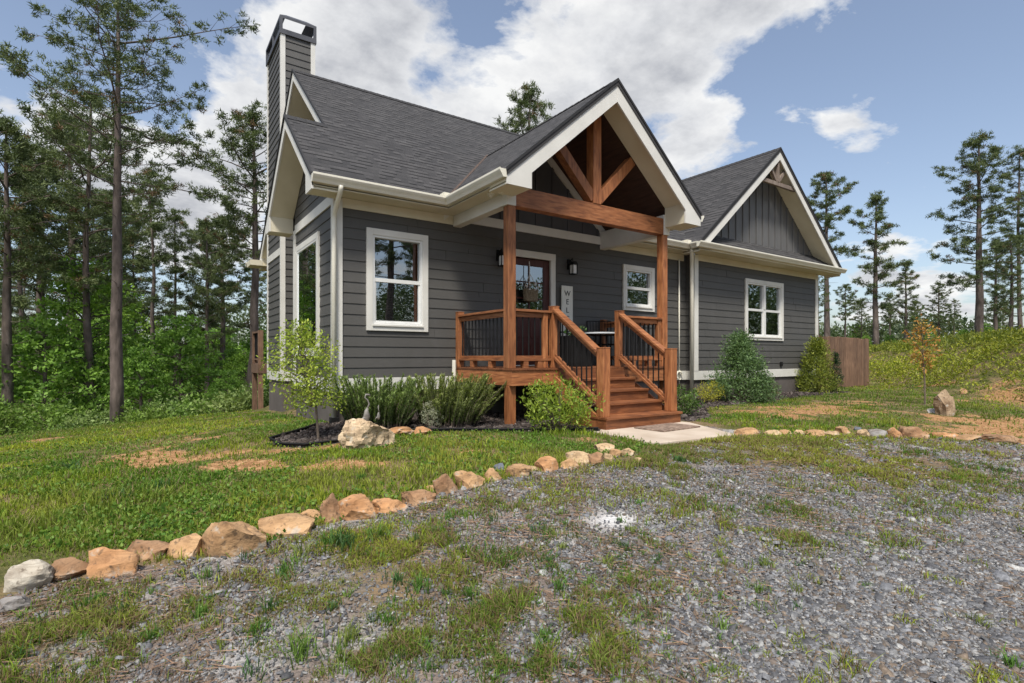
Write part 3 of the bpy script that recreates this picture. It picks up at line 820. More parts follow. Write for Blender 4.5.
# steps
NL, NR = 2.91, 4.34
for k in range(4):
    zt_ = .166*(k+1); y0 = -2.86+.28*k
    x0, x1 = (2.83, 4.43) if k == 0 else (NL+.0, NR-.0)
    st = MB(); st.box(x0+.012, x1-.012, y0, y0+.03, zt_-.166 if k else -.1, zt_-.036)
    if k == 0: st.box(x0+.012, x0+.04, y0+.03, -1.75, -.08, zt_-.036).box(x1-.04, x1-.012, y0+.03, -1.75, -.08, zt_-.036)
    st.box(x0, x1, y0-.03, y0+.135, zt_-.036, zt_); st.box(x0, x1, y0+.141, y0+.31, zt_-.036, zt_)
    st.build('step', M['decking_h'], house, bevel=.005)
rs = MB(); rs.box(NL, NR, -1.775, -1.748, .664, .80); rs.build('step_riser', M['decking_h'], house)
sg_ = MB()
for x in (NL-.05, NR+.05):
    sg_.prism([(-2.70, .165), (-1.75, .70), (-1.75, .46), (-2.55, .0), (-2.70, 0)], lambda p, q, t_: (t_, p, q), x-.02, x+.02)
split_build(sg_, 'stringer', M['cedar'], house)
# railings
def newel(x, y, z0, z1, par, w=.12):
    m_ = MB(); m_.box(x-w/2, x+w/2, y-w/2, y+w/2, z0, z1)
    m_.box(x-w/2-.004, x+w/2+.004, y-w/2-.004, y+w/2+.004, z1, z1+.014)
    return m_.build('newel_post', M['cedar'], par, bevel=.006)
def railing(a, b2, za, zb, base=None, ends=()):
    """a,b2 xy ends ; za,zb floor heights under the rail"""
    H = .87
    r = MB(); A = Vector((*a, za)); B = Vector((*b2, zb))
    up = Vector((0, 0, 1)); L = (B-A).length
    r.beam(A+up*(H), B+up*(H), .135, .036); r.beam(A+up*(H-.06), B+up*(H-.06), .04, .075)
    ro = r.build('railing', M['cedar_h'], house, bevel=.004)
    lo = MB(); lo.beam(A+up*.13, B+up*.13, .10, .04); lo.beam(A+up*.17, B+up*.17, .04, .04); 
    n = max(2, int(L/.5)) if abs(za-zb) < .01 else 0
    for i in range(n):
        p = A.lerp(B, (i+.5)/n if n > 2 else (.3+.4*i)); lo.box(p.x-.045, p.x+.045, p.y-.045, p.y+.045, za+.002, za+.11)
    lo.build('bottom_rail', M['cedar_h'], ro, bevel=.003)
    n = int((Vector(b2)-Vector(a)).length/.105)
    for i in range(n):
        t_ = (i+.5)/n; p = A.lerp(B, t_)
        m_ = MB(); m_.tube([p+up*.15, p+up*(H-.08)], .0115, 6); m_.build('baluster', M['black'], ro)
    return ro
r1 = railing((PXL, pf+.068), (PXL, -.12), .83, .83); newel(PXL, -.075, .831, 1.76, r1, .11)
r2 = railing((PXL+.068, pf), (NL-.06, pf), .83, .83); newel(NL+.01, pf-.03, .831, 1.78, r2); newel(NL-.16, pf, .831, 1.66, r2, .085)
r3 = railing((NR+.06, pf), (PXR-.068, pf), .83, .83); newel(NR+.02, pf-.03, .831, 1.78, r3); newel(PXR-.12, pf, .831, 1.66, r3, .085)
r4 = railing((PXR, pf+.068), (PXR, -.12), .83, .83); newel(PXR, -.075, .831, 1.76, r4, .11)
for x in (NL, NR):
    r = railing((x, pf-.09), (x, -2.66), .86, .20); newel(x, -2.735, .167, 1.12, r, .135)
# ---- door
d = MB(); d.box(DX0, DX1, -.03, .03, DZ0, DZ0+.16)
d = MB(); T = .14
lx0, lx1 = DX0+T, DX1-T; lz0, lz1 = DZ0+.95, DZ1-.13; dy = .02
d.box(DX0, lx0, dy, dy+.045, DZ0, DZ1).box(lx1, DX1, dy, dy+.045, DZ0, DZ1).box(lx0, lx1, dy, dy+.045, lz1, DZ1).box(lx0, lx1, dy, dy+.045, DZ0, lz0)
pw = (lx1-lx0-.06)/2
for k in range(2):
    for (a, b2) in ((DZ0+.12, DZ0+.44), (DZ0+.52, DZ0+.86)):
        x0 = lx0+k*(pw+.06); d.box(x0, x0+pw, dy-.014, dy-.001, a, b2)
do = d.build('door', M['door'], house, bevel=.006)
mu = MB(); xm = (lx0+lx1)/2; mu.box(xm-.012, xm+.012, dy+.0, dy+.05, lz0, lz1)
for k in (1, 2): zz = lz0+(lz1-lz0)*k/3; mu.box(lx0, lx1, dy+.001, dy+.049, zz-.011, zz+.011)
mu.build('muntin', M['door'], do)
g = MB(); g.face([(lx0, dy+.02, lz0), (lx1, dy+.02, lz0), (lx1, dy+.02, lz1), (lx0, dy+.02, lz1)]); g.build('glass', M['glass'], do)
h = MB(); h.tube([(DX0+.065, dy-.05, DZ0+1.0), (DX0+.065, dy, DZ0+1.0)], .02, 10); h.box(DX0+.055, DX0+.16, dy-.06, dy-.045, DZ0+.99, DZ0+1.01); h.build('door_handle', M['black'], do)
dt = MB(); w = .11
dt.box(DX0-w, DX0-.0, -.045, .01, .83, DZ1+.01).box(DX1+.0, DX1+w, -.045, .01, .83, DZ1+.01).box(DX0-w-.0, DX1+w, -.05, .01, DZ1+.011, DZ1+.14)
dt.box(DX0, DX1, -.05, .06, .832, .85)
dt.build('door_frame', M['white'], house, bevel=.003)
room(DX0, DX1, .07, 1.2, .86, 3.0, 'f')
# ---- porch wall lanterns
def lantern(x, z):
    l = MB(); l.box(x-.05, x+.05, -.045, -.02, z+.02, z+.22); l.tube([(x, -.04, z+.18), (x, -.12, z+.23), (x, -.15, z+.15)], .009, 6)
    l.prism([(-.07, .10), (.07, .10), (.025, .16), (-.025, .16)], lambda p, q, t_: (x+p, t_, z+q), -.22, -.08)
    l.box(x-.06, x+.06, -.21, -.09, z-.09, z-.075)
    for i in (-1, 1):
        for j in (-.21, -.10): l.box(x+i*.055-.006, x+i*.055+.006, j, j+.012, z-.08, z+.10)
    o = l.build('wall_lantern', M['black'], house)
    gl = MB(); gl.box(x-.045, x+.045, -.195, -.105, z-.074, z+.095); gl.build('lamp_glass', M['lampglass'], o)
lx, lz = on_y(569.5, 270, 0)
lantern(lx-.03, lz-.02); lantern(2.93, lz-.02)
# flood light on the beam casing
fl = MB(); x, y, z = PXL-.10, pf-.0, 3.44
fl.box(x-.03, x, y-.05, y+.05, z-.05, z+.05)
for sg in (-1, 1):
    fl.tube([(x-.02, y+sg*.02, z+.02), (x-.07, y+sg*.06, z+.06), (x-.10, y+sg*.09, z+.02)], .012, 6)
    fl.tube([(x-.08, y+sg*.08, z+.04), (x-.13, y+sg*.12, z-.01), (x-.17, y+sg*.15, z-.05)], [.03, .04, .055], 10)
fl.build('flood_light', M['gutter'], house)
# hose bib and outlet box on the wall
hb = MB(); xh, zh = on_y(677, 374, 0); hb.tube([(xh+.1*math.cos(a_), -.07, zh-.03+.1*math.sin(a_)) for a_ in [i*.52 for i in range(11)]], .018, 6); hb.tube([(xh, -.03, zh+.05), (xh, -.12, zh+.05)], .02, 6); hb.build('hose_hanger', M['gutter'], house)
ob = MB(); xo, zo = on_y(780, 364, WY); ob.box(xo-.04, xo+.04, WY-.06, WY-.018, zo-.06, zo+.06); ob.build('outlet_box', M['blackmat'], house)
pv = MB(); pv.tube([(1.98, -.09, .52), (1.98, -.09, .95)], .035, 8); pv.build('vent_pipe', M['gutter'], house)
# ---- rear deck seen past the chimney
rd = thing('rear_deck', (.6, 7.9, float(ground(.6, 7.9))), 'raised dark brown timber deck with railing behind the left end of the house', 'deck')
off = tuple(rd.location)
m_ = MB(); m_.box(.16, 3.0, 7.5, 8.6, .72, .83); m_.build('deck_floor', M['fencewood'], rd, off=off)
m_ = MB(); m_.box(.12, 3.0, 7.46, 7.5, .56, .80); m_.box(.12, .15, 7.501, 8.6, .561, .8); m_.build('rim_board', M['fencewood'], rd, off=off)
for (x, y) in ((.19, 7.54), (.19, 8.5)):
    m_ = MB(); m_.box(x-.06, x+.06, y-.06, y+.06, -1.2, 1.72); m_.build('deck_post', M['fencewood'], rd, off=off)
m_ = MB(); m_.box(.13, .25, 7.6, 8.45, 1.66, 1.70); m_.box(.17, .21, 7.6, 8.45, .92, .96); m_.build('handrail', M['fencewood'], rd, off=off)
for i in range(8):
    m_ = MB(); yy = 7.65+i*.11; m_.tube([(.19, yy, .95), (.19, yy, 1.67)], .009, 5); m_.build('baluster', M['black'], rd, off=off)
# ================================================================ GROUND
def yline(px):
    return np.interp(px, [-400, 0, 55, 100, 228, 350, 440, 545, 632, 655, 740, 900, 1024, 1500],
                     [660, 598, 583, 576, 554, 520, 494, 471, 455, 446, 437, 438, 444, 470])
def gs(px, py, cx, cy, sx, sy):
    return np.exp(-(((px-cx)/sx)**2+((py-cy)/sy)**2))
BED1 = [(-1.05,-.85),(-1.08,-1.35),(-.85,-1.72),(-.35,-1.85),(.05,-1.62),(.4,-1.62),(1.0,-1.85),(1.54,-2.2),(2.3,-2.75),(2.74,-2.9),(2.8,.1),(-.25,.1),(-.45,-.35)]
BED2 = [(4.55,-2.95),(5.3,-2.75),(6.6,-1.75),(9.5,-1.45),(14.2,-1.15),(14.3,.2),(4.55,.2)]
def inpoly(x, y, poly):
    r = np.zeros(np.shape(x), bool); n = len(poly)
    for i in range(n):
        (x0, y0), (x1, y1) = poly[i], poly[(i+1) % n]
        c = ((y0 > y) != (y1 > y)) & (x < (x1-x0)*(y-y0)/((y1-y0) if y1 != y0 else 1e-9)+x0)
        r ^= c
    return r
def bank_s(x, y): return (x-14)*.75-(y+4.3)*.66
GBASE = [False]
def masks(x, y):
    z = ground(x, y); px, py, d = proj(x, y, z)
    front = d > .6
    n = fbm(x, y, 1.6, 4, 4); n2 = fbm(x, y, 4.5, 9, 3)
    lawn = (py < yline(px)+0) & front
    clay = 1.35*gs(px,py,190,463,80,8)+1.0*gs(px,py,160,452,24,10)+1.3*gs(px,py,300,465,95,5)+.5*gs(px,py,258,445,20,4)
    clay = clay+.9*gs(px,py,470,452,22,3)+1.1*gs(px,py,812,411,52,7)+.7*gs(px,py,760,412,30,5)+.6*gs(px,py,860,403,40,4)+1.15*gs(px,py,985,424,62,9)+.9*gs(px,py,1030,430,60,8)
    clay = np.where(d > 2, clay, 0)
    n5 = fbm(x, y, 3.2, 15, 4)
    clay = np.where(lawn, clay*np.clip((n5-.22)*3.0, .0, 1.4), 0)
    clay = np.maximum(clay, np.where(lawn & front & (d > 4), np.clip((fbm(x, y, 1.0, 16, 3)-.66)*7, 0, .8)*n5*1.6, 0))
    sB = bank_s(x, y)
    red = np.clip(.95*gs(px,py,1015,394,48,15)+.3*gs(px,py,900,386,40,7), 0, 1)*(.4+1.1*n)
    clay = np.maximum(clay, np.where((sB > -.5) & front, red, 0))
    g = np.where(lawn, 1.0-clay*1.1-np.where(n < .38, (.38-n)*3, 0)*.8, 0)
    veg = .95*gs(px,py,745,457,175,13)+.6*gs(px,py,660,452,40,12)+.6*gs(px,py,905,480,75,12)+.5*gs(px,py,985,500,70,14)+.55*gs(px,py,395,585,120,32)+.75*gs(px,py,365,545,60,16)+.4*gs(px,py,560,590,90,35)
    veg = veg+.35*gs(px,py,250,640,230,42)+.28*gs(px,py,30,650,90,40)+.38*gs(px,py,740,530,110,25)+.4*gs(px,py,640,490,70,16)+.35*gs(px,py,520,500,70,14)+.22*gs(px,py,560,660,90,30)+.3*gs(px,py,960,470,90,14)
    lush = 1.2*gs(px,py,745,449,205,17)+.8*gs(px,py,660,450,40,10)+.55*gs(px,py,890,478,70,8)+.6*gs(px,py,950,495,60,6)+.75*gs(px,py,365,545,55,14)
    veg = np.maximum(veg*(.15+1.5*n)+.10*(n2 > .62), lush*np.clip((n-.25)*4, .3, 1.1))
    veg = veg*(1-.75*gs(px,py,615,518,45,14))
    g = np.where(lawn, g, np.where(front, veg, .3*(n > .6)))
    pad = (x > 2.45) & (x < 4.5) & (y > -4.15) & (y < -2.7)
    mu = inpoly(x, y, BED1) | inpoly(x, y, BED2)
    under = (x > 1.9) & (x < 5.7) & (y > -1.8) & (y < .3)
    mu = mu | under
    g = np.where(mu | pad, 0, g); clay = np.where(mu, 0, clay)
    wht = np.clip(1.25*gs(px,py,617,519,28,8)*(.5+n2), 0, 1)+.35*gs(px,py,590,545,60,14)*n2+.3*gs(px,py,640,520,60,16)*n2
    wht = np.where(lawn | ~front, 0, np.clip(wht, 0, 1))
    g = np.where(lawn & ~mu & ~pad & GBASE[0], 1.0, g)
    return np.clip(g, 0, 1.2), np.clip(clay, 0, 1.2), mu.astype(float), wht, px, py, d
def geo(a, n, r): 
    out = []; s = a
    for i in range(n): s *= r; out.append(s)
    return np.cumsum(out)
fx = np.arange(-9.5, 17.01, .085); fy = np.arange(-10, 9.01, .085)
xs = np.concatenate([-9.5-geo(.085, 34, 1.22)[::-1], fx, 17+geo(.085, 34, 1.22)])
ys = np.concatenate([-10-geo(.085, 34, 1.22)[::-1], fy, 9+geo(.085, 34, 1.22)])
GX, GY = np.meshgrid(xs, ys, indexing='ij')
GZ = ground(GX, GY)
inside = (GX > .6) & (GX < 13.5) & (GY > .4) & (GY < 7)
GBASE[0] = True; mg, mc, mm, mw, _, _, _ = masks(GX, GY); GBASE[0] = False
near = (GX > -9.5) & (GX < 17) & (GY > -10) & (GY < 9)
GZ = GZ+np.where(near, .018*(fbm(GX, GY, 5, 6)-.5)+.01*mg*vn(GX, GY, 9, 2), 0)
GZ = GZ-np.where((GX > 2.45) & (GX < 4.5) & (GY > -4.1) & (GY < -2.7), .06, 0)
nx, ny = GX.shape
V = np.stack([GX, GY, GZ], -1).reshape(-1, 3)
I = np.arange(nx*ny).reshape(nx, ny)
Fc = np.stack([I[:-1, :-1], I[1:, :-1], I[1:, 1:], I[:-1, 1:]], -1).reshape(-1, 4)
gr = npmesh('ground', V, Fc, M['ground'], col=np.stack([mg, mc, mm], -1).reshape(-1, 3), smooth=True)
a = gr.data.color_attributes.new('Wht', 'FLOAT_COLOR', 'POINT')
cc = np.ones((nx*ny, 4), np.float32); cc[:, :3] = mw.reshape(-1, 1); a.data.foreach_set('color', cc.ravel())
tag(gr, kind='structure')
# concrete pad and its front slab
m_ = MB(); z0 = .0
P0 = [(2.62,-2.75),(2.52,-3.98),(3.95,-4.08),(4.52,-2.95),(4.5,-2.75)]
m_.prism(P0, lambda p, q, t_: (p, q, t_), -.15, .0)
pad = m_.build('concrete_path', M['concrete'], bevel=.008); tag(pad, kind='structure')
# doormat
m_ = MB()
c0 = gpt(622, 429); 
m_.box(-.42, .42, -.25, .25, 0, .018); 
dm = m_.build('doormat', M['mat'], bevel=.004); dm.location = (3.72, -3.18, .001); dm.rotation_euler = (0, 0, .05)
tag(dm, 'worn brown patterned doormat on the concrete pad at the foot of the steps', 'doormat')
# bed edging
def edging(pts, nm, label):
    p = [(x, y, float(ground(x, y))+.045) for x, y in pts]; q = []
    for i in range(len(p)-1):
        for k in range(6): q.append(tuple(Vector(p[i]).lerp(Vector(p[i+1]), k/6)))
    q = [(x+.012*math.sin(i*.9), y+.012*math.cos(i*.7), z) for i, (x, y, z) in enumerate(q)]
    m_ = MB()
    m_.tube(q, .014, 6); 
    for i in range(len(q)-1):
        a_, b_ = q[i], q[i+1]
        m_.face([a_, b_, (b_[0], b_[1], b_[2]-.10), (a_[0], a_[1], a_[2]-.10)])
    o = m_.build(nm, M['blackmat']); return tag(o, label, 'edging')
edging([(-.3,-.12),(-.5,-.38)]+BED1[0:10], 'bed_edging', 'black plastic edging curving round the mulch bed left of the steps')
# ---------------------------------------------------------------- pebbles
def rotz(P, a):
    c = np.cos(a)[:, None]; s = np.sin(a)[:, None]
    x = P[..., 0]*c-P[..., 1]*s; y = P[..., 0]*s+P[..., 1]*c
    return np.stack([x, y, P[..., 2]], -1)
def chips(name, n, region, szf, keepf, palette, mat, kindlabel):
    X = []; 
    tot = 0; xs_, ys_ = [], []
    while tot < n:
        m = 200000
        # sample in camera view: depth-weighted
        d = region[0]*(region[1]/region[0])**RNG.random(m); px = RNG.uniform(-20, 1044, m)
        x, y = at_depth(px, d)
        k = keepf(x, y, d); x, y = x[k], y[k]; xs_.append(x); ys_.append(y); tot += len(x)
        if len(x) == 0: break
    x = np.concatenate(xs_)[:n]; y = np.concatenate(ys_)[:n]; n = len(x)
    z = ground(x, y); _, _, d = proj(x, y, z)
    s = szf(x, y, d)*np.exp(RNG.normal(0, .45, n))
    K = 5; th = np.arange(K)*2*np.pi/K
    r = RNG.uniform(.55, 1.2, (n, K)); an = th+RNG.uniform(-.35, .35, (n, K))
    el = RNG.uniform(.5, 1.0, n)[:, None]
    top = np.stack([r*np.cos(an)*.82, r*np.sin(an)*.82*el, np.full((n, K), .5)*RNG.uniform(.5, 1.2, (n, 1))], -1)
    bot = np.stack([r*np.cos(an), r*np.sin(an)*el, np.full((n, K), -.25)], -1)
    P = np.concatenate([top, bot], 1)
    P = P*s[:, None, None]*.5; P[..., 2] *= .75
    # tilt
    tx = RNG.normal(0, .28, n)[:, None]; ty = RNG.normal(0, .28, n)[:, None]
    P[..., 2] = P[..., 2]+P[..., 0]*tx+P[..., 1]*ty
    P = rotz(P, RNG.uniform(0, 6.28, n))
    P = P+np.stack([x, y, z+.006*(d/4)+.004], -1)[:, None, :]
    b = np.arange(n)[:, None, None]*(2*K)
    f = [[0, i, i+1] for i in range(1, K-1)]
    for i in range(K): j = (i+1) % K; f += [[i, K+i, K+j], [i, K+j, j]]
    Fc = (np.array(f)[None]+b).reshape(-1, 3)
    pal = np.array(palette); ci = RNG.integers(0, len(pal), n)
    c = pal[ci]*RNG.uniform(.70, 1.15, (n, 1))*np.array([.90, .92, .96]); c = np.repeat(c, 2*K, 0)
    o = npmesh(name, P.reshape(-1, 3), Fc, mat, col=c)
    tag(o, kindlabel[0], kindlabel[1], kind='stuff'); return o
PAL = [(.105,.104,.104),(.145,.143,.14),(.19,.185,.178),(.24,.235,.225),(.08,.079,.08),(.30,.29,.27),(.165,.14,.115),(.21,.16,.115),(.36,.35,.32),(.125,.122,.12),(.175,.175,.178),(.22,.22,.222),(.15,.12,.095)]
def keep_g(x, y, d):
    g, c, m, w, px, py, _ = masks(x, y)
    lawn = py < yline(px)+3
    right = sst((px-430)/260)*sst((py-455)/50)
    path = .55*gs(px,py,860,520,190,45)+.5*gs(px,py,850,640,260,60)
    p = .30+.55*right+path
    p = p*np.clip(1.05-1.1*g, .05, 1)
    p = np.where(fbm(x, y, 2.2, 12, 3) < .42, p*.45, p)*(1-.85*np.clip(w*1.3, 0, 1))
    return ((~lawn) | (py > yline(px)-4)) & (RNG.random(len(x)) < p) & (m < .5) & ~((x > 2.4) & (x < 4.6) & (y > -4.15) & (y < -2.7))
chips('gravel', 120000, (1.75, 13), lambda x, y, d: .0085+.0020*d, keep_g, PAL, M['pebble'], ('grey slate chippings scattered over the driveway', 'gravel'))
def keep_c(x, y, d):
    g, c, m, w, px, py, _ = masks(x, y)
    p = sst((px-480)/200)*sst((py-520)/80)*.9+.08
    return (py > yline(px)+6) & (RNG.random(len(x)) < p*np.clip(1-g, 0, 1)) & (m < .5)
chips('gravel', 5200, (1.75, 8), lambda x, y, d: .020+.0026*d, keep_c, PAL, M['pebble'], ('larger flat slate chips lying on the near driveway', 'gravel'))
MPAL = [(.03,.021,.017),(.055,.04,.032),(.09,.07,.058),(.02,.015,.013),(.13,.105,.09)]
def keep_m(x, y, d):
    return (inpoly(x, y, BED1) | inpoly(x, y, BED2)) & (y < .0) & (RNG.random(len(x)) < .9)
chips('mulch', 9000, (5.5, 15), lambda x, y, d: .03+.002*d, keep_m, MPAL, M['pebble'], ('dark bark mulch covering the planting beds', 'mulch'))
# ---------------------------------------------------------------- grass
def blades(name, x, y, h, w, col, mat, label, lean=.45, parent=None, base=None, segs=2, stuff=True, z0=None):
    n = len(x); a = RNG.uniform(0, 6.283, n); l = np.abs(RNG.normal(0, lean, n))*h
    z = ground(x, y)-.004 if z0 is None else z0
    dx, dy = np.cos(a), np.sin(a); f = RNG.uniform(0, 3.14, n); wx, wy = np.cos(f)*w/2, np.sin(f)*w/2
    def pt(t, s, bend): return np.stack([x+dx*l*bend+wx*s, y+dy*l*bend+wy*s, z+h*t], -1)
    P = np.stack([pt(0, 1, 0), pt(0, -1, 0), pt(.55, .8, .3), pt(.55, -.8, .3), pt(1-.25*np.minimum(l/np.maximum(h, 1e-4), 1), 0, 1)], 1)
    b = np.arange(n)[:, None, None]*5
    Fc = (np.array([[0, 1, 2], [1, 3, 2], [2, 3, 4]])[None]+b).reshape(-1, 3)
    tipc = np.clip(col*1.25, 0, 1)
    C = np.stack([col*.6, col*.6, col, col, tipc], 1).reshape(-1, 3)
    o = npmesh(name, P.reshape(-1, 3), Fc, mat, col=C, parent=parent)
    if stuff: tag(o, label, 'grass', kind='stuff')
    return o
def samp(n, d0, d1, keepf, power=1.0):
    xs_, ys_ = [], []; tot = 0; it = 0
    while tot < n and it < 60:
        it += 1
        m = 300000; t = RNG.random(m)**power; d = d0*(d1/d0)**t; px = RNG.uniform(-30, 1054, m)
        x, y = at_depth(px, d); k = keepf(x, y, d); xs_.append(x[k]); ys_.append(y[k]); tot += int(k.sum())
    return np.concatenate(xs_)[:n], np.concatenate(ys_)[:n]
def gcol(x, y, n):
    t = fbm(x, y, 1.1, 21, 3); t2 = fbm(x, y, .35, 31, 2); r = RNG.random(n)
    A = np.array([.085, .185, .016]); B = np.array([.30, .35, .030]); D = np.array([.27, .22, .10]); E = np.array([.045, .11, .018])
    u = np.clip((t-.3)/.4+RNG.normal(0, .18, n), 0, 1)[:, None]
    c = A*(1-u)+B*u
    yy = np.clip((fbm(x, y, .7, 45, 3)-.50)*6, 0, 1)[:, None]; c = c*(1-.45*yy)+np.array([.27, .27, .05])*.45*yy
    e = np.clip((t2-.5)*4+RNG.normal(0, .2, n), 0, 1)[:, None]; c = c*(1-.5*e)+E*.5*e
    return np.where((r < .13)[:, None], D*RNG.uniform(.6, 1.1, (n, 1)), c*RNG.uniform(.7, 1.25, (n, 1)))
house_f = lambda x, y: ((x > -.05) & (y > -.02) & (x < 13.95)) | ((x > WX0) & (x < WX1) & (y > WY))
def keep_l(x, y, d):
    g, c, m, w, px, py, _ = masks(x, y)
    lawn = (py < yline(px)+2) & (py > 380)
    cl = fbm(x, y, 6, 40, 2)
    cl = cl*np.clip((fbm(x, y, 1.1, 140, 3)-.25)*4, .4, 1)
    return lawn & (RNG.random(len(x)) < np.maximum(g, .13)*(.20+1.1*cl)*np.where(py < 455, .75, 1)) & ~((x > 2.45) & (x < 4.6) & (y > -4.12) & (y < -2.6)) & (m < .5) & ~house_f(x, y) & (bank_s(x, y) < 1.2)
x, y = samp(150000, 3.0, 24, keep_l, .85)
_, _, d = proj(x, y, ground(x, y)); n = len(x)
hh = (.018+.042*fbm(x, y, 1.4, 50, 3)**1.4)*RNG.uniform(.45, 1.4, n)
tall = fbm(x, y, .9, 60, 2) > .6
hh = np.where(tall & (RNG.random(n) < .3), hh*1.8, hh)*(.7+.9*vn(x, y, 4.5, 150))
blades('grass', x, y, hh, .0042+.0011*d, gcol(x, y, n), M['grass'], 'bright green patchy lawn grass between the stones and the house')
def keep_v(x, y, d):
    g, c, m, w, px, py, _ = masks(x, y)
    lawn = (py < yline(px)+np.where(px > 650, 0, 4))
    cl = fbm(x, y, 5, 70, 2); cl2 = vn(x, y, 11, 75)
    p = g*np.clip((cl-.32)*3.2+np.clip(g-.6, 0, 1)*1.5, .04, 1)*np.clip((cl2-.2)*2+np.clip(g-.6, 0, 1), .1, 1)
    return (~lawn) & (RNG.random(len(x)) < p) & (m < .5) & ~((x > 2.4) & (x < 4.6) & (y > -4.1) & (y < -2.7))
x, y = samp(95000, 1.75, 12, keep_v, 1.0)
_, _, d = proj(x, y, ground(x, y)); n = len(x)
cc = gcol(x, y, n); r = RNG.random(n) < .34; cc[r] = np.array([.20, .135, .075])*RNG.uniform(.7, 1.4, (r.sum(), 1))
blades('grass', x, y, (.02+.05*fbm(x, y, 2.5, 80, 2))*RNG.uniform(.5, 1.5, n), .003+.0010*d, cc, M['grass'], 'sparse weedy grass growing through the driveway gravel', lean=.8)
# dry pine straw and dead thatch over the gravel
def keep_s(x, y, d):
    g, c, m, w, px, py, _ = masks(x, y)
    p = np.clip((fbm(x, y, 1.3, 90, 3)-.42)*4, 0, 1)*(1-.75*sst((px-620)/150)*sst((py-500)/60))
    return (py > yline(px)+4) & (RNG.random(len(x)) < p) & (m < .5) & (w < .3) & ~((x > 2.4) & (x < 4.6) & (y > -4.1) & (y < -2.7))
x, y = samp(6500, 1.75, 9, keep_s)
n = len(x); _, _, d = proj(x, y, 0*x)
a = RNG.uniform(0, 6.283, n); L = RNG.uniform(.02, .07, n); w = .0008+.0004*d
z = ground(x, y)+.012+.003*d*.5
tx, ty = np.cos(a), np.sin(a)
P = np.stack([np.stack([x-tx*L-ty*w, y-ty*L+tx*w, z], -1), np.stack([x-tx*L+ty*w, y-ty*L-tx*w, z+.004], -1), np.stack([x+tx*L, y+ty*L, z+RNG.uniform(-.006, .012, n)], -1)], 1)
col = np.array([.24, .155, .105])*RNG.uniform(.5, 1.6, (n, 1))
o = npmesh('dry_straw', P.reshape(-1, 3), np.arange(3*n).reshape(-1, 3), M['grass'], col=np.repeat(col, 3, 0)); tag(o, 'brown dead straw and pine needles strewn over the gravel', 'straw', kind='stuff')
# weed tufts: clumps of long blades
def tufts():
    T = [(345,548,.17,70),(378,540,.14,60),(300,555,.10,40),(420,590,.10,60),(330,545,.12,50),(470,597,.08,40),(398,583,.08,50),(560,590,.09,40),(590,585,.07,30),(545,640,.08,40),(485,615,.08,30),(600,668,.10,40),(495,668,.07,30),
         (640,600,.05,20),(760,592,.08,30),(720,600,.05,20),(980,625,.07,30),(1010,668,.08,40),(865,588,.05,20),(300,655,.12,60),(255,635,.08,40),(350,640,.09,40),(210,600,.05,20),(75,575,.05,20),(100,600,.06,30),(40,640,.07,40),(20,660,.08,40),
         (530,520,.06,30),(560,515,.05,30),(640,505,.07,30),(770,500,.06,30),(830,470,.09,50),(860,478,.08,40),(955,480,.08,40),(1000,472,.08,40),(450,520,.08,40),(435,535,.07,40),(285,575,.09,40),(160,560,.06,10),(180,575,.05,20),(690,560,.06,30),(655,565,.05,25),(900,560,.05,15),(240,480,.10,30),(120,500,.12,60),(160,490,.12,60),(60,520,.10,40),(300,500,.10,50),(215,510,.09,40),(360,480,.08,40),(70,470,.12,40),(20,480,.13,40),(680,462,.09,50),(790,458,.08,40),(270,610,.08,40),(390,625,.08,35),(150,640,.07,35),(445,660,.08,35),(665,640,.05,20),(415,545,.08,40)]
    rq = random.Random(3)
    for _ in range(190):
        a_, b_ = rq.uniform(0, 800), rq.uniform(515, 682)
        if b_ > float(yline(a_))+10: T.append((a_, b_, rq.uniform(.03, .085), rq.randint(6, 26)))
    X, Y, H, W, C = [], [], [], [], []
    for (px, py, h, k) in T:
        x0, y0, z0, d0 = gpt(px, py); k = int(k*1.3)
        r = np.abs(RNG.normal(0, .45*h, k)); a = RNG.uniform(0, 6.28, k)
        X.append(x0+r*np.cos(a)); Y.append(y0+r*np.sin(a)); H.append(h*RNG.uniform(.45, 1.1, k)); W.append(np.full(k, .003+.0011*d0))
        base = np.array(random.choice([(.09,.185,.03),(.14,.23,.04),(.06,.13,.035),(.18,.22,.05)])); C.append(base*RNG.uniform(.7, 1.3, (k, 1)))
    return map(np.concatenate, (X, Y, H, W, C))
X, Y, H, W, C = tufts()
blades('grass', X, Y, H, W, C, M['grass'], 'taller tufts of weed grass dotted over gravel and lawn', lean=.7)
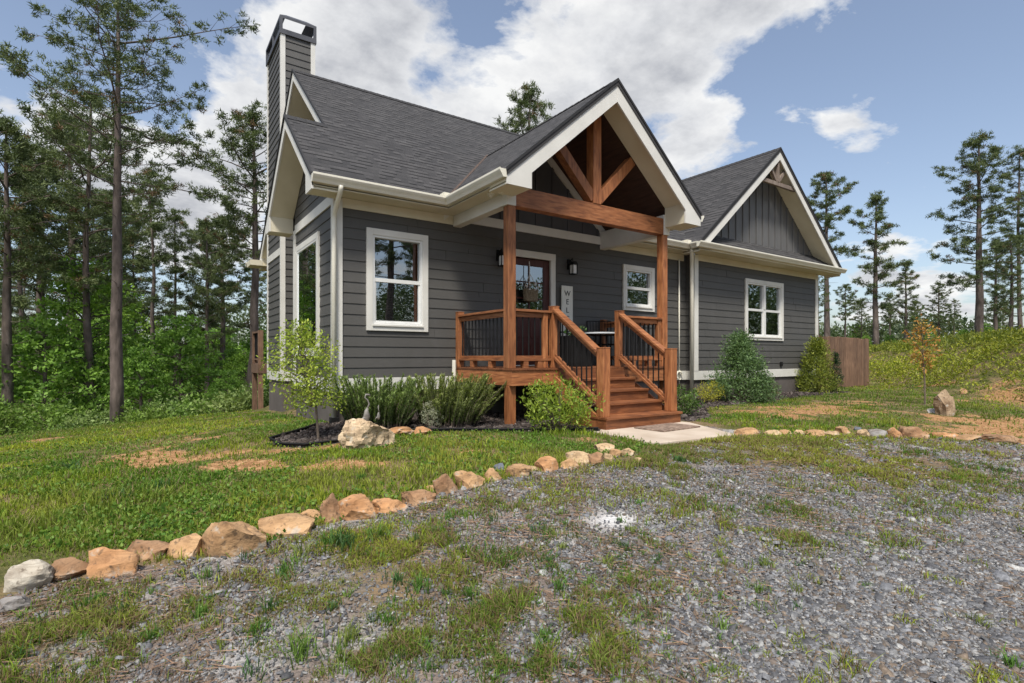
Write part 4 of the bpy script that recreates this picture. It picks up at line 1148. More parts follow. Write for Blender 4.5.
# dense uneven lawn rim in front of the far bed and low ground cover leaves
# ---------------------------------------------------------------- leaves
def leafcloud(cent, nper, rad, size, colA, colB, up=0.0, flat=1.0, aspect=.5):
    """cent (m,3); returns verts, faces, cols of folded leaf quads"""
    m = len(cent); n = m*nper
    c = np.repeat(cent, nper, 0); rad = np.repeat(np.broadcast_to(rad, m), nper)
    v = RNG.normal(0, 1, (n, 3)); v /= np.linalg.norm(v, axis=1)[:, None]+1e-9
    p = c+v*(rad*RNG.random(n)**.4)[:, None]*np.array([1, 1, flat])
    t = RNG.normal(0, 1, (n, 3))+v*.8+np.array([0, 0, up]); t /= np.linalg.norm(t, axis=1)[:, None]
    q = RNG.normal(0, 1, (n, 3)); q -= (q*t).sum(1)[:, None]*t; q /= np.linalg.norm(q, axis=1)[:, None]
    nn = np.cross(t, q)
    s = (size*RNG.uniform(.6, 1.3, n))[:, None]
    V = np.stack([p, p+t*s*.5+q*s*aspect*.5+nn*s*.06, p+t*s, p+t*s*.5-q*s*aspect*.5+nn*s*.06], 1)
    u = RNG.random(m)[np.repeat(np.arange(m), nper)][:, None]*.6+RNG.random((n, 1))*.4
    col = (np.array(colA)*(1-u)+np.array(colB)*u)*RNG.uniform(.8, 1.2, (n, 1))
    return V.reshape(-1, 3), np.arange(4*n).reshape(-1, 4), np.repeat(col, 4, 0)
def bush(name, loc, label, w, h, size, cA, cB, nclump=60, nper=30, shape='round', cat='shrub', group=None, up=.3, aspect=.5, stems=9):
    t = thing(name, loc, label, cat, group)
    cs = []
    while len(cs) < nclump:
        p = RNG.uniform(-1, 1, 3)
        if shape == 'round':
            if (p**2).sum() > 1: continue
            q = (p[0]*w/2, p[1]*w/2, h*.5+p[2]*h*.46)
        elif shape == 'cone':
            zz = (p[2]+1)/2; R = (1-zz)**.75*(1 if zz > .12 else .85)
            if p[0]**2+p[1]**2 > 1: continue
            q = (p[0]*w/2*R, p[1]*w/2*R, zz*h*.97+.03)
        cs.append(q)
    cs = np.array(cs)+RNG.normal(0, .02*w, (nclump, 3)); cs[:, 2] = np.maximum(cs[:, 2], .05)
    rad = .14*w*RNG.uniform(.6, 1.3, nclump)
    V, Fq, C = leafcloud(cs, nper, rad, size, cA, cB, up=up, aspect=aspect)
    V[:, 2] = np.maximum(V[:, 2], .01)
    npmesh('foliage', V, Fq, M['leaf'], parent=t, col=C)
    m_ = MB()
    for i in range(stems):
        e = cs[int(RNG.integers(0, nclump))]
        m_.tube([(0+.02*i/stems, 0, -.05), (e[0]*.4, e[1]*.4, e[2]*.45), tuple(e)], [.012*w+.004, .009*w+.002, .003], 5)
    m_.build('stem', M['twig'], t)
    return t
def on_ground(px, py): 
    x, y, z, d = gpt(px, py); return (x, y, z)
# rosemary style upright shrubs
def spiky(name, loc, label, w, h, n, cA, cB, tilt=(0, 0)):
    t = thing(name, loc, label, 'shrub', 'upright needle leaved shrubs by the front wall'); Vs = []; Fs = []; Cs = []; m_ = MB(); k = 0
    for i in range(n):
        a = random.uniform(0, 6.28); r = random.random()**.5*w*.28; l = h*random.uniform(.4, 1.05)
        b = Vector((r*math.cos(a), r*math.sin(a), 0)); ln = random.uniform(.1, .75)
        e = b+Vector((math.cos(a)*ln*l*r/(w*.28)*1.0+random.gauss(0, .05)+tilt[0]*l, math.sin(a)*ln*l*r/(w*.28)+random.gauss(0, .05)+tilt[1]*l, l))
        mid = b.lerp(e, .5)+Vector((random.gauss(0, .02), random.gauss(0, .02), .05))
        m_.tube([b-Vector((0, 0, .04)), mid, e], [.006, .004, .002], 4, cap=False)
        mm = int(l*170); tt = np.linspace(.12, 1, mm)[:, None]
        A = np.array(b); B_ = np.array(mid); E = np.array(e)
        p = (1-tt)**2*A+2*tt*(1-tt)*B_+tt**2*E
        d_ = (E-A)/np.linalg.norm(E-A); v = RNG.normal(0, 1, (mm, 3)); v -= (v@d_)[:, None]*d_; v /= np.linalg.norm(v, axis=1)[:, None]
        q = np.cross(v, d_); L_ = .055*RNG.uniform(.7, 1.2, (mm, 1))
        tip = p+v*L_*.75+d_*L_*.7
        Vs.append(np.stack([p+q*.008, p-q*.008, tip], 1).reshape(-1, 3)); Fs.append(np.arange(3*mm).reshape(-1, 3)+k); k += 3*mm
        u = np.clip(tt*.9+RNG.normal(0, .15, (mm, 1)), 0, 1); s_ = random.uniform(.8, 1.2)
        Cs.append(np.repeat((np.array(cA)*(1-u)+np.array(cB)*u)*s_, 3, 0))
    npmesh('foliage', np.concatenate(Vs), np.concatenate(Fs), M['leaf'], parent=t, col=np.concatenate(Cs)); m_.build('stem', M['twig'], t)
x, y, z = on_ground(382, 428); spiky('rosemary_bush', (x, y+.1, z), 'dark green rosemary like shrub with upright stems directly behind the pale boulder', 1.45, .70, 260, (.075,.115,.035), (.21,.29,.08))
x, y, z = on_ground(452, 426); spiky('rosemary_bush', (x, y+.1, z), 'yellow green rosemary like shrub leaning right beside the deck corner', 1.4, .72, 260, (.09,.125,.04), (.26,.30,.09), tilt=(.15, -.05))
x, y, z = on_ground(428, 427)
bush('dusty_shrub', (x-.1, y-.30, z), 'small pale silvery shrub between the two rosemary like shrubs', .30, .42, .022, (.28,.30,.20), (.50,.50,.38), 50, 26, up=.8, aspect=.4)
x, y, z = on_ground(563, 433)
bush('leafy_shrub', (x, y+.1, z), 'bright yellow green leafy shrub in front of the deck left of the steps', 1.0, .72, .055, (.07,.14,.02), (.34,.42,.05), 95, 30, up=.9, aspect=.38, stems=16)
x, y, z = on_ground(686, 417)
bush('boxwood_shrub', (x, y+.1, z), 'low glossy green shrub just right of the steps', .62, .52, .045, (.035,.08,.02), (.16,.25,.05), 55, 28, aspect=.5)
x, y, z = on_ground(711, 403)
bush('gold_shrub', (x, y, z), 'small golden yellow shrub below the curved downspout', .62, .46, .035, (.22,.24,.03), (.55,.50,.05), 50, 30, aspect=.4)
x, y, z = on_ground(740, 402)
bush('conifer_shrub', (x, y, z), 'blue green cone shaped conifer under the left side of the four pane window', 1.5, 1.45, .07, (.045,.10,.04), (.20,.30,.11), 330, 36, 'cone', 'conifer', up=.5, aspect=.28)
x, y, z = on_ground(768, 402)
bush('conifer_shrub', (x-.35, y-.1, z), 'low spreading blue green conifer growing at the right foot of the cone shaped one', .85, .62, .06, (.05,.10,.04), (.19,.27,.11), 90, 30, 'cone', 'conifer', up=.3, aspect=.28)
x, y, z = on_ground(817, 393)
bush('conifer_shrub', (x, y, z), 'yellow green cone shaped conifer at the right end of the front wall', 1.3, 1.45, .07, (.06,.10,.02), (.33,.36,.05), 290, 34, 'cone', 'conifer', up=.7, aspect=.28)
x, y, z = on_ground(836, 393)
bush('conifer_shrub', (x, y, z), 'slim very dark green conifer against the timber fence', .42, 1.08, .05, (.012,.035,.014), (.04,.085,.035), 70, 34, 'cone', 'conifer', up=.8, aspect=.28)
x, y, z = on_ground(782, 396); bush('garden_plant', (x, y+.2, z), 'tiny reddish plant at the wall between the two cone shaped conifers', .3, .22, .03, (.10,.08,.05), (.24,.13,.10), 16, 20, cat='plant')
# ground ivy clumps along the far bed edge
# ---- small trees
def small_tree(name, loc, label, h, cw, cbase, size, cA, cB, ncl, nper, lean=(0, 0), flat=.8, trunk=.018, part='trunk'):
    t = thing(name, loc, label, 'tree'); m_ = MB()
    top = Vector((lean[0], lean[1], h*.93))
    pts = [Vector((0, 0, -.1)), Vector((lean[0]*.2+.01, lean[1]*.2, h*.3)), Vector((lean[0]*.6-.015, lean[1]*.6, h*.62)), top]
    m_.tube(pts, [trunk, trunk*.85, trunk*.55, .003], 7)
    cs = []
    for i in range(ncl):
        a = i*2.4+random.uniform(-.3, .3); zf = (i+.5)/ncl; zz = cbase+(h-cbase)*zf
        R = cw/2*(math.sin(math.pi*min(1, .18+zf*.78))**.7)*random.uniform(.35, 1.0)
        ax = lean[0]*zz/h; ay = lean[1]*zz/h
        e = Vector((ax+R*math.cos(a), ay+R*math.sin(a), zz+random.uniform(-.02, .06)*h)); cs.append(tuple(e))
        s0 = Vector((ax, ay, max(cbase*.9, zz-.25*R-.08*h)))
        m_.tube([s0, s0.lerp(e, .5)+Vector((0, 0, .03*h)), e], [trunk*.4, trunk*.25, .002], 5)
        for q in range(2): cs.append(tuple(s0.lerp(e, random.uniform(.4, .9))+Vector((random.gauss(0, .06), random.gauss(0, .06), random.gauss(0, .05)))))
    V, Fq, C = leafcloud(np.array(cs), nper, cw*.12, size, cA, cB, flat=flat, aspect=.5)
    npmesh('crown', V, Fq, M['leaf'], parent=t, col=C); m_.build('trunk', M['twig'], t); return t
x, y, z = on_ground(319, 440)
small_tree('young_tree', (x, y, z), 'small yellow green garden tree in the mulch ring at the left house corner', 1.40, .98, .46, .042, (.16,.25,.03), (.46,.52,.08), 60, 22, lean=(-.20, .137), trunk=.017)
x, y, z = on_ground(925, 405)
small_tree('young_maple', (x, y, z), 'thin young tree with orange leaves standing before the green bank', 1.74, .78, .80, .07, (.42,.16,.04), (.40,.30,.07), 20, 8, lean=(.0, .05), trunk=.018)
# ---------------------------------------------------------------- rocks
def rock(name, loc, w, dp, h, col, seed, label, group=None, rz=0, cat='stone', pointy=0, crag=0):
    r = random.Random(seed)
    me = bpy.data.meshes.new(name); bm_ = __import__('bmesh').new()
    __import__('bmesh').ops.create_icosphere(bm_, subdivisions=4, radius=1)
    planes = []
    for i in range(13):
        v = Vector((r.gauss(0, 1), r.gauss(0, 1), r.gauss(0, .8))).normalized(); planes.append((v, r.uniform(.52, .86)))
    planes.append((Vector((r.gauss(0, .15), r.gauss(0, .15), 1)).normalized(), r.uniform(.62, .8)))
    for v in bm_.verts:
        p = v.co.copy()
        for (n_, k) in planes:
            dd = p.dot(n_)-k
            if dd > 0: p -= n_*dd*.985
        q = p*2.2+Vector((seed*3.1, 0, 0))
        p += p.normalized()*(mnoise.noise(q)*.10+mnoise.noise(q*3)*.045+mnoise.noise(Vector((q.x, q.y, q.z*6)))*.03+mnoise.noise(q*8)*.015)
        if crag: p += p.normalized()*(abs(mnoise.noise(q*1.3))*-.26+mnoise.noise(q*4)*.07+mnoise.noise(q*11)*.035)
        if pointy: p.z *= 1+pointy*max(0, 1-abs(p.x-.1)*2)
        v.co = p
    mx = max(abs(v.co.x) for v in bm_.verts); my = max(abs(v.co.y) for v in bm_.verts); mz = max(v.co.z for v in bm_.verts)
    for v in bm_.verts: v.co = Vector((v.co.x/mx*w/2, v.co.y/my*dp/2, max(v.co.z/mz, -.5)*h*.72+h*.28))
    bm_.to_mesh(me); bm_.free()
    a = me.color_attributes.new('Col', 'FLOAT_COLOR', 'POINT')
    arr = np.ones((len(me.vertices), 4), np.float32); arr[:, :3] = col; a.data.foreach_set('color', arr.ravel())
    me.polygons.foreach_set('use_smooth', [True]*len(me.polygons)); me.materials.append(M['rock'])
    try: me.set_sharp_from_angle(angle=.42)
    except Exception: pass
    o = bpy.data.objects.new(name, me); COL.objects.link(o); o.location = loc; o.rotation_euler = (0, 0, rz)
    return tag(o, label, cat, group)
TAN = (.43,.265,.135); ORG = (.44,.235,.11); PAL_ = (.48,.44,.36); GRY = (.27,.26,.25); BRN = (.30,.175,.095); LT = (.50,.36,.21); BLU = (.12,.14,.17)
cn = {TAN: 'tan', ORG: 'orange tan', PAL_: 'pale grey white', GRY: 'grey', BRN: 'brown', LT: 'light buff', BLU: 'dark blue grey'}
ROWL = [(16,592,46,32,PAL_,.1,'broad angular'),(2,616,34,20,GRY,0,'low half buried'),(55,581,42,20,BRN,0,'long flat'),(102,579,52,32,ORG,0,'large rounded'),(142,560,48,19,BRN,0,'long layered'),(184,558,34,24,TAN,0,'narrow leaning'),(227,557,60,40,TAN,.25,'biggest high shouldered'),
  (276,537,58,20,TAN,0,'flat oval'),(308,523,24,15,TAN,0,'small wedge'),(327,523,24,32,BRN,.6,'upright pointed'),(353,521,46,28,ORG,0,'big rounded'),(385,514,36,15,ORG,0,'low knobbly'),(415,505,34,16,BRN,0,'flat topped'),(433,492,14,8,TAN,0,'tiny'),(443,494,24,22,BRN,.3,'upright brown'),
  (467,489,32,19,TAN,0,'wide rounded'),(491,481,20,14,TAN,0,'small rounded'),(499,471,14,9,BLU,0,'dark blue'),(519,477,27,13,TAN,0,'flat wide'),(532,472,16,6,LT,0,'tiny flat'),(545,472,24,18,ORG,.1,'tall rounded'),(569,469,20,11,TAN,0,'low split'),(580,465,25,15,LT,0,'angular buff'),(597,466,14,16,BRN,.3,'upright narrow'),
  (609,462,11,10,LT,0,'small pale'),(616,457,12,9,TAN,0,'small tan'),(629,456,17,9,LT,0,'rounded end')]
ROWR = [(738,434,9,5,LT,0,'tiny first'),(752,436,27,9,TAN,0,'flat wide'),(773,436,18,7,LT,0,'low'),(787,435,12,6,TAN,0,'small round'),(800,435,11,6,LT,0,'small pale'),(818,436,20,7,TAN,0,'flat'),(833,436,13,6,LT,0,'small flat'),(846,434,15,9,TAN,0,'rounded'),(858,431,9,5,BLU,0,'little blue grey'),
  (865,437,12,9,LT,0,'small blocky'),(880,437,22,9,GRY,0,'dark grey layered'),(897,438,16,12,ORG,0,'round orange'),(920,439,30,14,BRN,0,'largest dark sided'),(947,438,28,6,ORG,0,'long low orange'),(973,441,30,6,TAN,0,'long thin'),(1003,443,40,8,BRN,0,'widest flat brown'),(1035,446,30,8,TAN,0,'buried end')]
ordn = ['first','second','third','fourth','fifth','sixth','seventh','eighth','ninth','tenth','eleventh','twelfth','thirteenth','fourteenth','fifteenth','sixteenth','seventeenth','eighteenth','nineteenth','twentieth','twenty first','twenty second','twenty third','twenty fourth','twenty fifth','twenty sixth','twenty seventh']
for rows, where, grp in ((ROWL, 'in border left of pad', 'stones edging the lawn left of the pad'), (ROWR, 'in border right of pad', 'stones edging the lawn right of the pad')):
    order = sorted(range(len(rows)), key=lambda i: rows[i][0])
    for rank, i in enumerate(order):
        px, py, w, h, c, pt, desc = rows[i]
        x, y, z, d = gpt(px, py); W_ = w/F*d*1.16; H_ = h/F*d*.80
        # keep a real depth: push centre back by half the thickness
        D_ = max(.6*W_, min(W_, H_*1.3)); x += FX*D_*.35; y += FY*D_*.35; z = float(ground(x, y))
        kf = random.uniform(.85, 1.15); col = tuple(v*kf for v in c)
        rock('border_stone', (x, y, z-.10*H_), W_, D_, H_*1.12, col, 10+i+len(rows)*3, f'{desc} {cn[c]} stone, {ordn[rank]} from left {where}', grp, rz=-math.atan2(FX, FY)+random.uniform(-.25, .25), pointy=pt)
def rk(px, py, w, h, c, seed, label, name='rock', cat='rock', pt=0, sink=0, crag=0):
    x, y, z, d = gpt(px, py); W_ = w/F*d; H_ = h/F*d; D_ = W_*.7; x += FX*D_*.35; y += FY*D_*.35
    return rock(name, (x, y, float(ground(x, y))-sink), W_*1.05, D_, H_*1.1, c, seed, label, rz=-math.atan2(FX, FY), cat=cat, pointy=pt, crag=crag), d
bo_, dbo = rk(364, 450, 54, 28, (.56,.43,.28), 97, 'big pale pitted boulder with two small bird figures on top', 'boulder', 'boulder', .1, crag=1)
rk(397, 436, 30, 8, ORG, 92, 'low tan rock between the boulder and the rosemary like shrub'); rk(420, 435, 20, 7, ORG, 93, 'small flat orange rock in front of the pale silvery shrub')
rk(948, 416, 20, 24, (.34,.25,.16), 94, 'upright brown rock beside the orange leaved young tree', pt=.5)
rk(938, 414, 15, 5, (.6,.6,.58), 95, 'small flat white rock at the foot of the upright brown rock')
rk(965, 394, 8, 5, TAN, 96, 'little tan rock lying low on the red bank')
rk(640, 463, 10, 5, LT, 97, 'small pale rock near the pad front corner'); rk(604, 452, 22, 7, LT, 98, 'flat pale slab in the grass left of the pad')
# bird figures on the boulder
def bird(px, pyb, hpx, label, neck):
    k = (px-CXP)/F; d = dbo+.18; x, y = at_depth(px, d); zb = CAM[2]+(CYP-pyb)*d/F; h = hpx/F*d; u = h
    t = thing('bird_statue', (x, y, zb), label, 'statue', 'bird figures on the boulder')
    m_ = MB()
    m_.tube([(0,0,-.02*u), (.0,0,.1*u), (.01*u,0,.22*u), (.0,0,.40*u), (.04*u,0,.52*u)], [.07*u,.09*u,.12*u,.07*u,.03*u], 10)
    m_.tube([(-.02*u,0,.18*u), (-.18*u,0,.08*u), (-.24*u,0,-.02*u)], [.08*u,.04*u,.015*u], 8); m_.build('body', M['ironw'], t, smooth=True)
    m_ = MB()
    if neck: m_.tube([(.04*u,0,.50*u), (.10*u,0,.64*u), (.04*u,0,.78*u), (-.06*u,0,.88*u), (-.02*u,0,.98*u), (.08*u,0,.97*u), (.16*u,0,.90*u)], [.04*u,.03*u,.026*u,.026*u,.034*u,.04*u,.008*u], 8)
    else: m_.tube([(.04*u,0,.48*u), (.0,0,.70*u), (-.01*u,0,.88*u), (.0,0,.96*u), (.02*u,0,1.02*u)], [.05*u,.035*u,.05*u,.03*u,.005*u], 8)
    m_.build('neck', M['ironw'], t, smooth=True)
bird(366.5, 422, 28, 'taller bird figure with a curved neck on top of the boulder', True)
bird(378.5, 419, 14, 'shorter upright bird figure on the right of the boulder', False)
# ================================================================ PORCH THINGS
# wreath basket on the door
t = thing('door_basket', (3.60, -.05, 2.28), 'woven basket wreath with a bow hanging on the dark front door', 'wreath')
m_ = MB(); m_.prism([(-.15,.0),(-.13,-.24),(.13,-.24),(.15,.0)], lambda p, q, s_: (p, s_, q), -.10, .02); m_.build('basket', M['burlap'], t, bevel=.02)
V, Fq, C = leafcloud(np.array([(.13*math.cos(i*.7), -.07, .0+.09*math.sin(i*.7)) for i in range(9)]), 12, .04, .05, (.10,.06,.03), (.30,.22,.15)); npmesh('dried_flowers', V, Fq, M['leaf'], parent=t, col=C)
m_ = MB()
for k in range(6):
    a = k*1.05; m_.tube([(.12*math.cos(a)*1.0, -.09, .03+.05*math.sin(a)), (.17*math.cos(a), -.11, .05+.08*math.sin(a))], [.025, .008], 6)
m_.tube([(0,-.02,.0), (0,-.0,.52)], .008, 5); m_.tube([(-.14,-.03,0),(-.05,-.03,.2),(0,-.02,.28),(.05,-.03,.2),(.14,-.03,0)], .007, 5)
m_.build('bow', M['terracotta'], t)
# leaning welcome board
sx0, sz0 = on_y(561.0, 284, -.05); sx1, _ = on_y(572, 284, -.05)
t = thing('welcome_sign', ((sx0+sx1)/2, -.03, .83), 'tall narrow white board with black letters leaning beside the front door', 'sign')
sw = max(.2, sx1-sx0); sh = 1.575
m_ = MB(); m_.box(-sw/2, sw/2, -.045, -.02, 0, sh); m_.build('board', M['sign'], t, bevel=.003)
for k, chs in enumerate('WELCOME'):
    cu = bpy.data.curves.new('letter', 'FONT'); cu.body = chs; cu.size = .15; cu.align_x = 'CENTER'; cu.extrude = .002
    to = bpy.data.objects.new('letter', cu); COL.objects.link(to)
    bpy.context.view_layer.update()
    dg = bpy.context.evaluated_depsgraph_get(); me = bpy.data.meshes.new_from_object(to.evaluated_get(dg)); bpy.data.objects.remove(to)
    lo = bpy.data.objects.new('letter', me); COL.objects.link(lo); me.materials.clear(); me.materials.append(M['ink']); lo.parent = t
    lo.location = (0, -.049, sh-.20-k*.165); lo.rotation_euler = (math.pi/2, 0, 0)
# planter behind the left stair rail
px_, pz_ = on_y(578, 340, -1.0)
t = thing('tall_planter', (px_+.02, -.92, .83), 'black ribbed planter on the deck behind the left stair rail', 'planter')
m_ = MB(); m_.box(-.19, .19, -.19, .19, 0, .55)
for i in range(7):
    u = -.18+i*.06; m_.box(u-.012, u+.012, -.2, -.191, .01, .54); m_.box(-.2, -.191, u-.012, u+.012, .01, .54)
m_.build('pot', M['blackmat'], t, bevel=.006)
V, Fq, C = leafcloud(np.array([(0, 0, .6), (-.08, .05, .63), (.08, -.04, .62)]), 40, .09, .06, (.05,.12,.03), (.2,.3,.08)); npmesh('foliage', V, Fq, M['leaf'], parent=t, col=C)
# round patio table and two chairs
t = thing('patio_table', (4.72, -.80, .83), 'round patio table with pale top and black legs at the right of the porch', 'table')
m_ = MB(); m_.tube([(0,0,.60),(0,0,.625)], .40, 28); m_.build('tabletop', M['tabletop'], t)
m_ = MB(); m_.tube([(.385*math.cos(i*.2618), .385*math.sin(i*.2618), .59) for i in range(25)], .014, 6); m_.build('table_rim', M['black'], t)
for i in range(4):
    a = .785+i*1.5708; m_ = MB(); m_.tube([(.1*math.cos(a), .1*math.sin(a), .59), (.12*math.cos(a), .12*math.sin(a), .3), (.32*math.cos(a), .32*math.sin(a), .0)], .013, 6); m_.build('leg', M['black'], t)
def chair(loc, rz, label):
    t = thing('patio_chair', loc, label, 'chair', 'black metal chairs at the patio table', rz)
    m_ = MB(); m_.box(-.24, .24, -.23, .23, .40, .43); m_.build('seat', M['blackmat'], t, bevel=.01)
    m_ = MB(); m_.tube([(-.24,.23,.42),(-.24,.30,.90),(.24,.30,.90),(.24,.23,.42)], .013, 6)
    for i in range(7): u = -.18+i*.06; m_.tube([(u,.235,.44),(u,.30,.89)], .006, 5)
    m_.build('backrest', M['black'], t)
    for sx in (-1, 1):
        for sy in (-1, 1):
            m_ = MB(); m_.tube([(sx*.22, sy*.21, .40), (sx*.25, sy*.25, 0)], .012, 6); m_.build('leg', M['black'], t)
        m_ = MB(); m_.tube([(sx*.26,.27,.62),(sx*.27,0,.64),(sx*.26,-.2,.62),(sx*.24,-.22,.42)], .013, 6); m_.build('armrest', M['black'], t)
chair((4.12, -.52, .83), 1.3, 'black metal patio chair left of the round porch table'); chair((5.10, -.42, .83), -.6, 'black metal patio chair behind the round porch table by the wall')
# small lantern on deck seen through left railing
t = thing('candle_lantern', (2.95, -.35, .83), 'small pale candle lantern on a dark stand behind the left deck railing', 'lantern')
m_ = MB(); m_.tube([(0,0,0),(0,0,.02),(0,0,.021),(0,0,.30)], [.10,.10,.012,.012], 10); m_.tube([(0,0,.30),(0,0,.315)], .06, 10); m_.build('stand', M['black'], t)
m_ = MB(); m_.tube([(0,0,.316),(0,0,.48)], .035, 10); m_.tube([(0,0,.48),(0,0,.52)], [.045,.01], 10); m_.build('glass_body', M['lampglass'], t)
# ================================================================ FENCE
t = thing('timber_fence', (16.0, .12, float(ground(16, .12))), 'brown vertical board privacy fence running right from the house end', 'fence')
off = tuple(t.location); x = 13.99; i = 0; fb = []
while x < 18.25:
    w = .138; z0 = float(ground(x, .1)); m_ = MB(); tp = 1.67+random.uniform(-.02, .02)-.012*(x-14)
    m_.prism([(0, z0+.02), (w, z0+.02), (w, tp-.03), (w-.03, tp), (.03, tp), (0, tp-.03)], lambda p, q, s_: (x+p, s_, q), .10+random.uniform(-.004, .004), .12)
    m_.build('board', M['fencewood'], t, off=off); x += .143
for x in (14.2, 16.2, 18.15):
    m_ = MB(); m_.box(x-.045, x+.045, .17, .26, -.3, 1.55); m_.build('post', M['fencewood'], t, off=off)
for z in (.35, 1.35):
    m_ = MB(); m_.box(13.98, 18.25, .122, .168, z-.04, z+.04); m_.build('rail', M['fencewood'], t, off=off)
t2 = thing('timber_fence', (18.3, 3.2, float(ground(18.3, 3.2))), 'brown board fence return running back from the corner of the front fence', 'fence')
off = tuple(t2.location); m_ = MB(); y = .3
while y < 7:
    z0 = float(ground(18.3, y)); m_.box(18.28, 18.30, y, y+.138, z0, 1.6); y += .143
m_.build('board', M['fencewood'], t2, off=off)
for y in (2.3, 4.6, 6.8):
    m_ = MB(); m_.box(18.19, 18.28, y-.045, y+.045, -.2, 1.5); m_.build('post', M['fencewood'], t2, off=off)
# ================================================================ TREES
def pine(seed, H, cs0, R, nb=46, tuft=.30, dense=1.0, tr=.16, bend=.15, lowdead=6):
    r = random.Random(seed); rg = np.random.default_rng(seed)
    m_ = MB(); pts = []; bx, by = r.uniform(-bend, bend), r.uniform(-bend, bend)
    for i in range(9):
        t_ = i/8; pts.append(Vector((bx*math.sin(t_*3)+.02*r.gauss(0, 1), by*math.sin(t_*2.5)+.02*r.gauss(0, 1), H*t_-(.3 if i == 0 else 0))))
    m_.tube(pts, [tr*(1-.9*(i/8)**1.1)+.012 for i in range(9)], 9)
    def tp(z):
        f_ = min(max(z/H, 0), .999)*8; i = int(f_); return pts[i].lerp(pts[i+1], f_-i)
    C = []; 
    for i in range(nb):
        f_ = (i+.3)/nb; z = H*(cs0+(1-cs0)*f_**.9); a = i*2.399+r.uniform(-.5, .5)
        prof = (math.sin(math.pi*min(1, .22+.80*f_))**.65) if f_ > .0 else 1
        L = R*prof*r.uniform(.45, 1.12)*(1.0 if r.random() > .12 else 1.35)
        up = .05+.55*f_+r.uniform(-.12, .18)
        s0 = tp(z); d = Vector((math.cos(a), math.sin(a), up)).normalized()
        P = [s0]; n = 5
        for k in range(1, n+1):
            q = P[-1]+d*(L/n); d = (d+Vector((r.gauss(0, .13), r.gauss(0, .13), r.gauss(.05, .09)))).normalized(); P.append(q)
        m_.tube(P, [max(.006, .028*(L/R)*tr/.16*(1-k/(n+.5))) for k in range(n+1)], 5, cap=False)
        nt = max(5, int(13*L/R*dense*(R/2.4)**.7))
        for k in range(nt):
            f2 = .30+.70*(k+r.random())/nt; j = min(int(f2*n), n-1); b0 = P[j].lerp(P[j+1], f2*n-j)
            off_ = Vector((r.gauss(0, 1), r.gauss(0, 1), r.gauss(.15, .4))); off_ = off_.normalized()*r.uniform(.15, .42)*min(1, (1.15-f2)*1.6)*R/2.2
            e = b0+off_
            m_.tube([b0, e], [.008, .003], 3, cap=False); C.append((tuple(e), tuple((off_.normalized()+d).normalized())))
            if r.random() < .6:
                e2 = e+Vector((r.gauss(0, .14), r.gauss(0, .14), r.gauss(.05, .08))); C.append((tuple(e2), tuple((off_.normalized()+d).normalized())))
        C.append((tuple(P[-1]), tuple(d)))
    for k in range(8): C.append((tuple(pts[-1]+Vector((r.gauss(0, .15), r.gauss(0, .15), r.gauss(0, .2)))), (0, 0, 1)))
    for i in range(lowdead):
        z = H*r.uniform(cs0*.45, cs0); a = r.uniform(0, 6.28); s0 = tp(z); L = r.uniform(.3, 1.0)
        m_.tube([s0, s0+Vector((math.cos(a), math.sin(a), r.uniform(-.1, .3)))*L], [.014, .004], 4, cap=False)
    c = np.array([q[0] for q in C]); dr = np.array([q[1] for q in C]); m = len(c); K = 30
    n = m*K; cc_ = np.repeat(c, K, 0); dd = np.repeat(dr, K, 0)
    v = rg.normal(0, 1, (n, 3)); v /= np.linalg.norm(v, axis=1)[:, None]; v = v+dd*.55; v /= np.linalg.norm(v, axis=1)[:, None]
    q = rg.normal(0, 1, (n, 3)); q -= (q*v).sum(1)[:, None]*v; q /= np.linalg.norm(q, axis=1)[:, None]
    L = (tuft*.52*rg.uniform(.6, 1.15, n))[:, None]; w = tuft*.11
    s0 = cc_+rg.normal(0, tuft*.22, (n, 3))*np.array([1, 1, .6])
    V = np.stack([s0+q*w*.5, s0-q*w*.5, s0+v*L], 1).reshape(-1, 3)
    u = np.repeat(rg.random(m), K)[:, None]*.65+rg.random((n, 1))*.35
    col = np.array([.040, .066, .024])*(1-u)+np.array([.15, .185, .065])*u
    brown = np.repeat(rg.random(m) < .04, K)[:, None]; col = np.where(brown, np.array([.15, .095, .045]), col)
    return m_, V, np.arange(3*n).reshape(-1, 3), np.repeat(col, 3, 0)
def mk_pine(spec, loc, label, group=None, rz=0, sc=1):
    m_, V, Fq, C = spec
    t = thing('pine_tree', loc, label, 'pine tree', group, rz)
    tr = m_.build('trunk', M['bark'], t, smooth=True); npmesh('crown', V, Fq, M['needle'], parent=t, col=C)
    t.scale = (sc,)*3; return t
def dup(t, loc, rz, sc, label, group):
    c = copy_tree(t); c.location = loc; c.rotation_euler = (0, 0, rz); c.scale = (sc*random.uniform(.92, 1.08), sc*random.uniform(.92, 1.08), sc); c['label'] = label
    if group: c['group'] = group
    elif 'group' in c: del c['group']
    return c
def tloc(px, d):
    x, y = at_depth(px, d); return (float(x), float(y), float(ground(x, y)))
def hz(pytop, d, z): return CAM[2]+(CYP-pytop)*d/F-z
LG = 'pine trees in the woods left of the house'; RG = 'pine trees behind the bank right of the house'
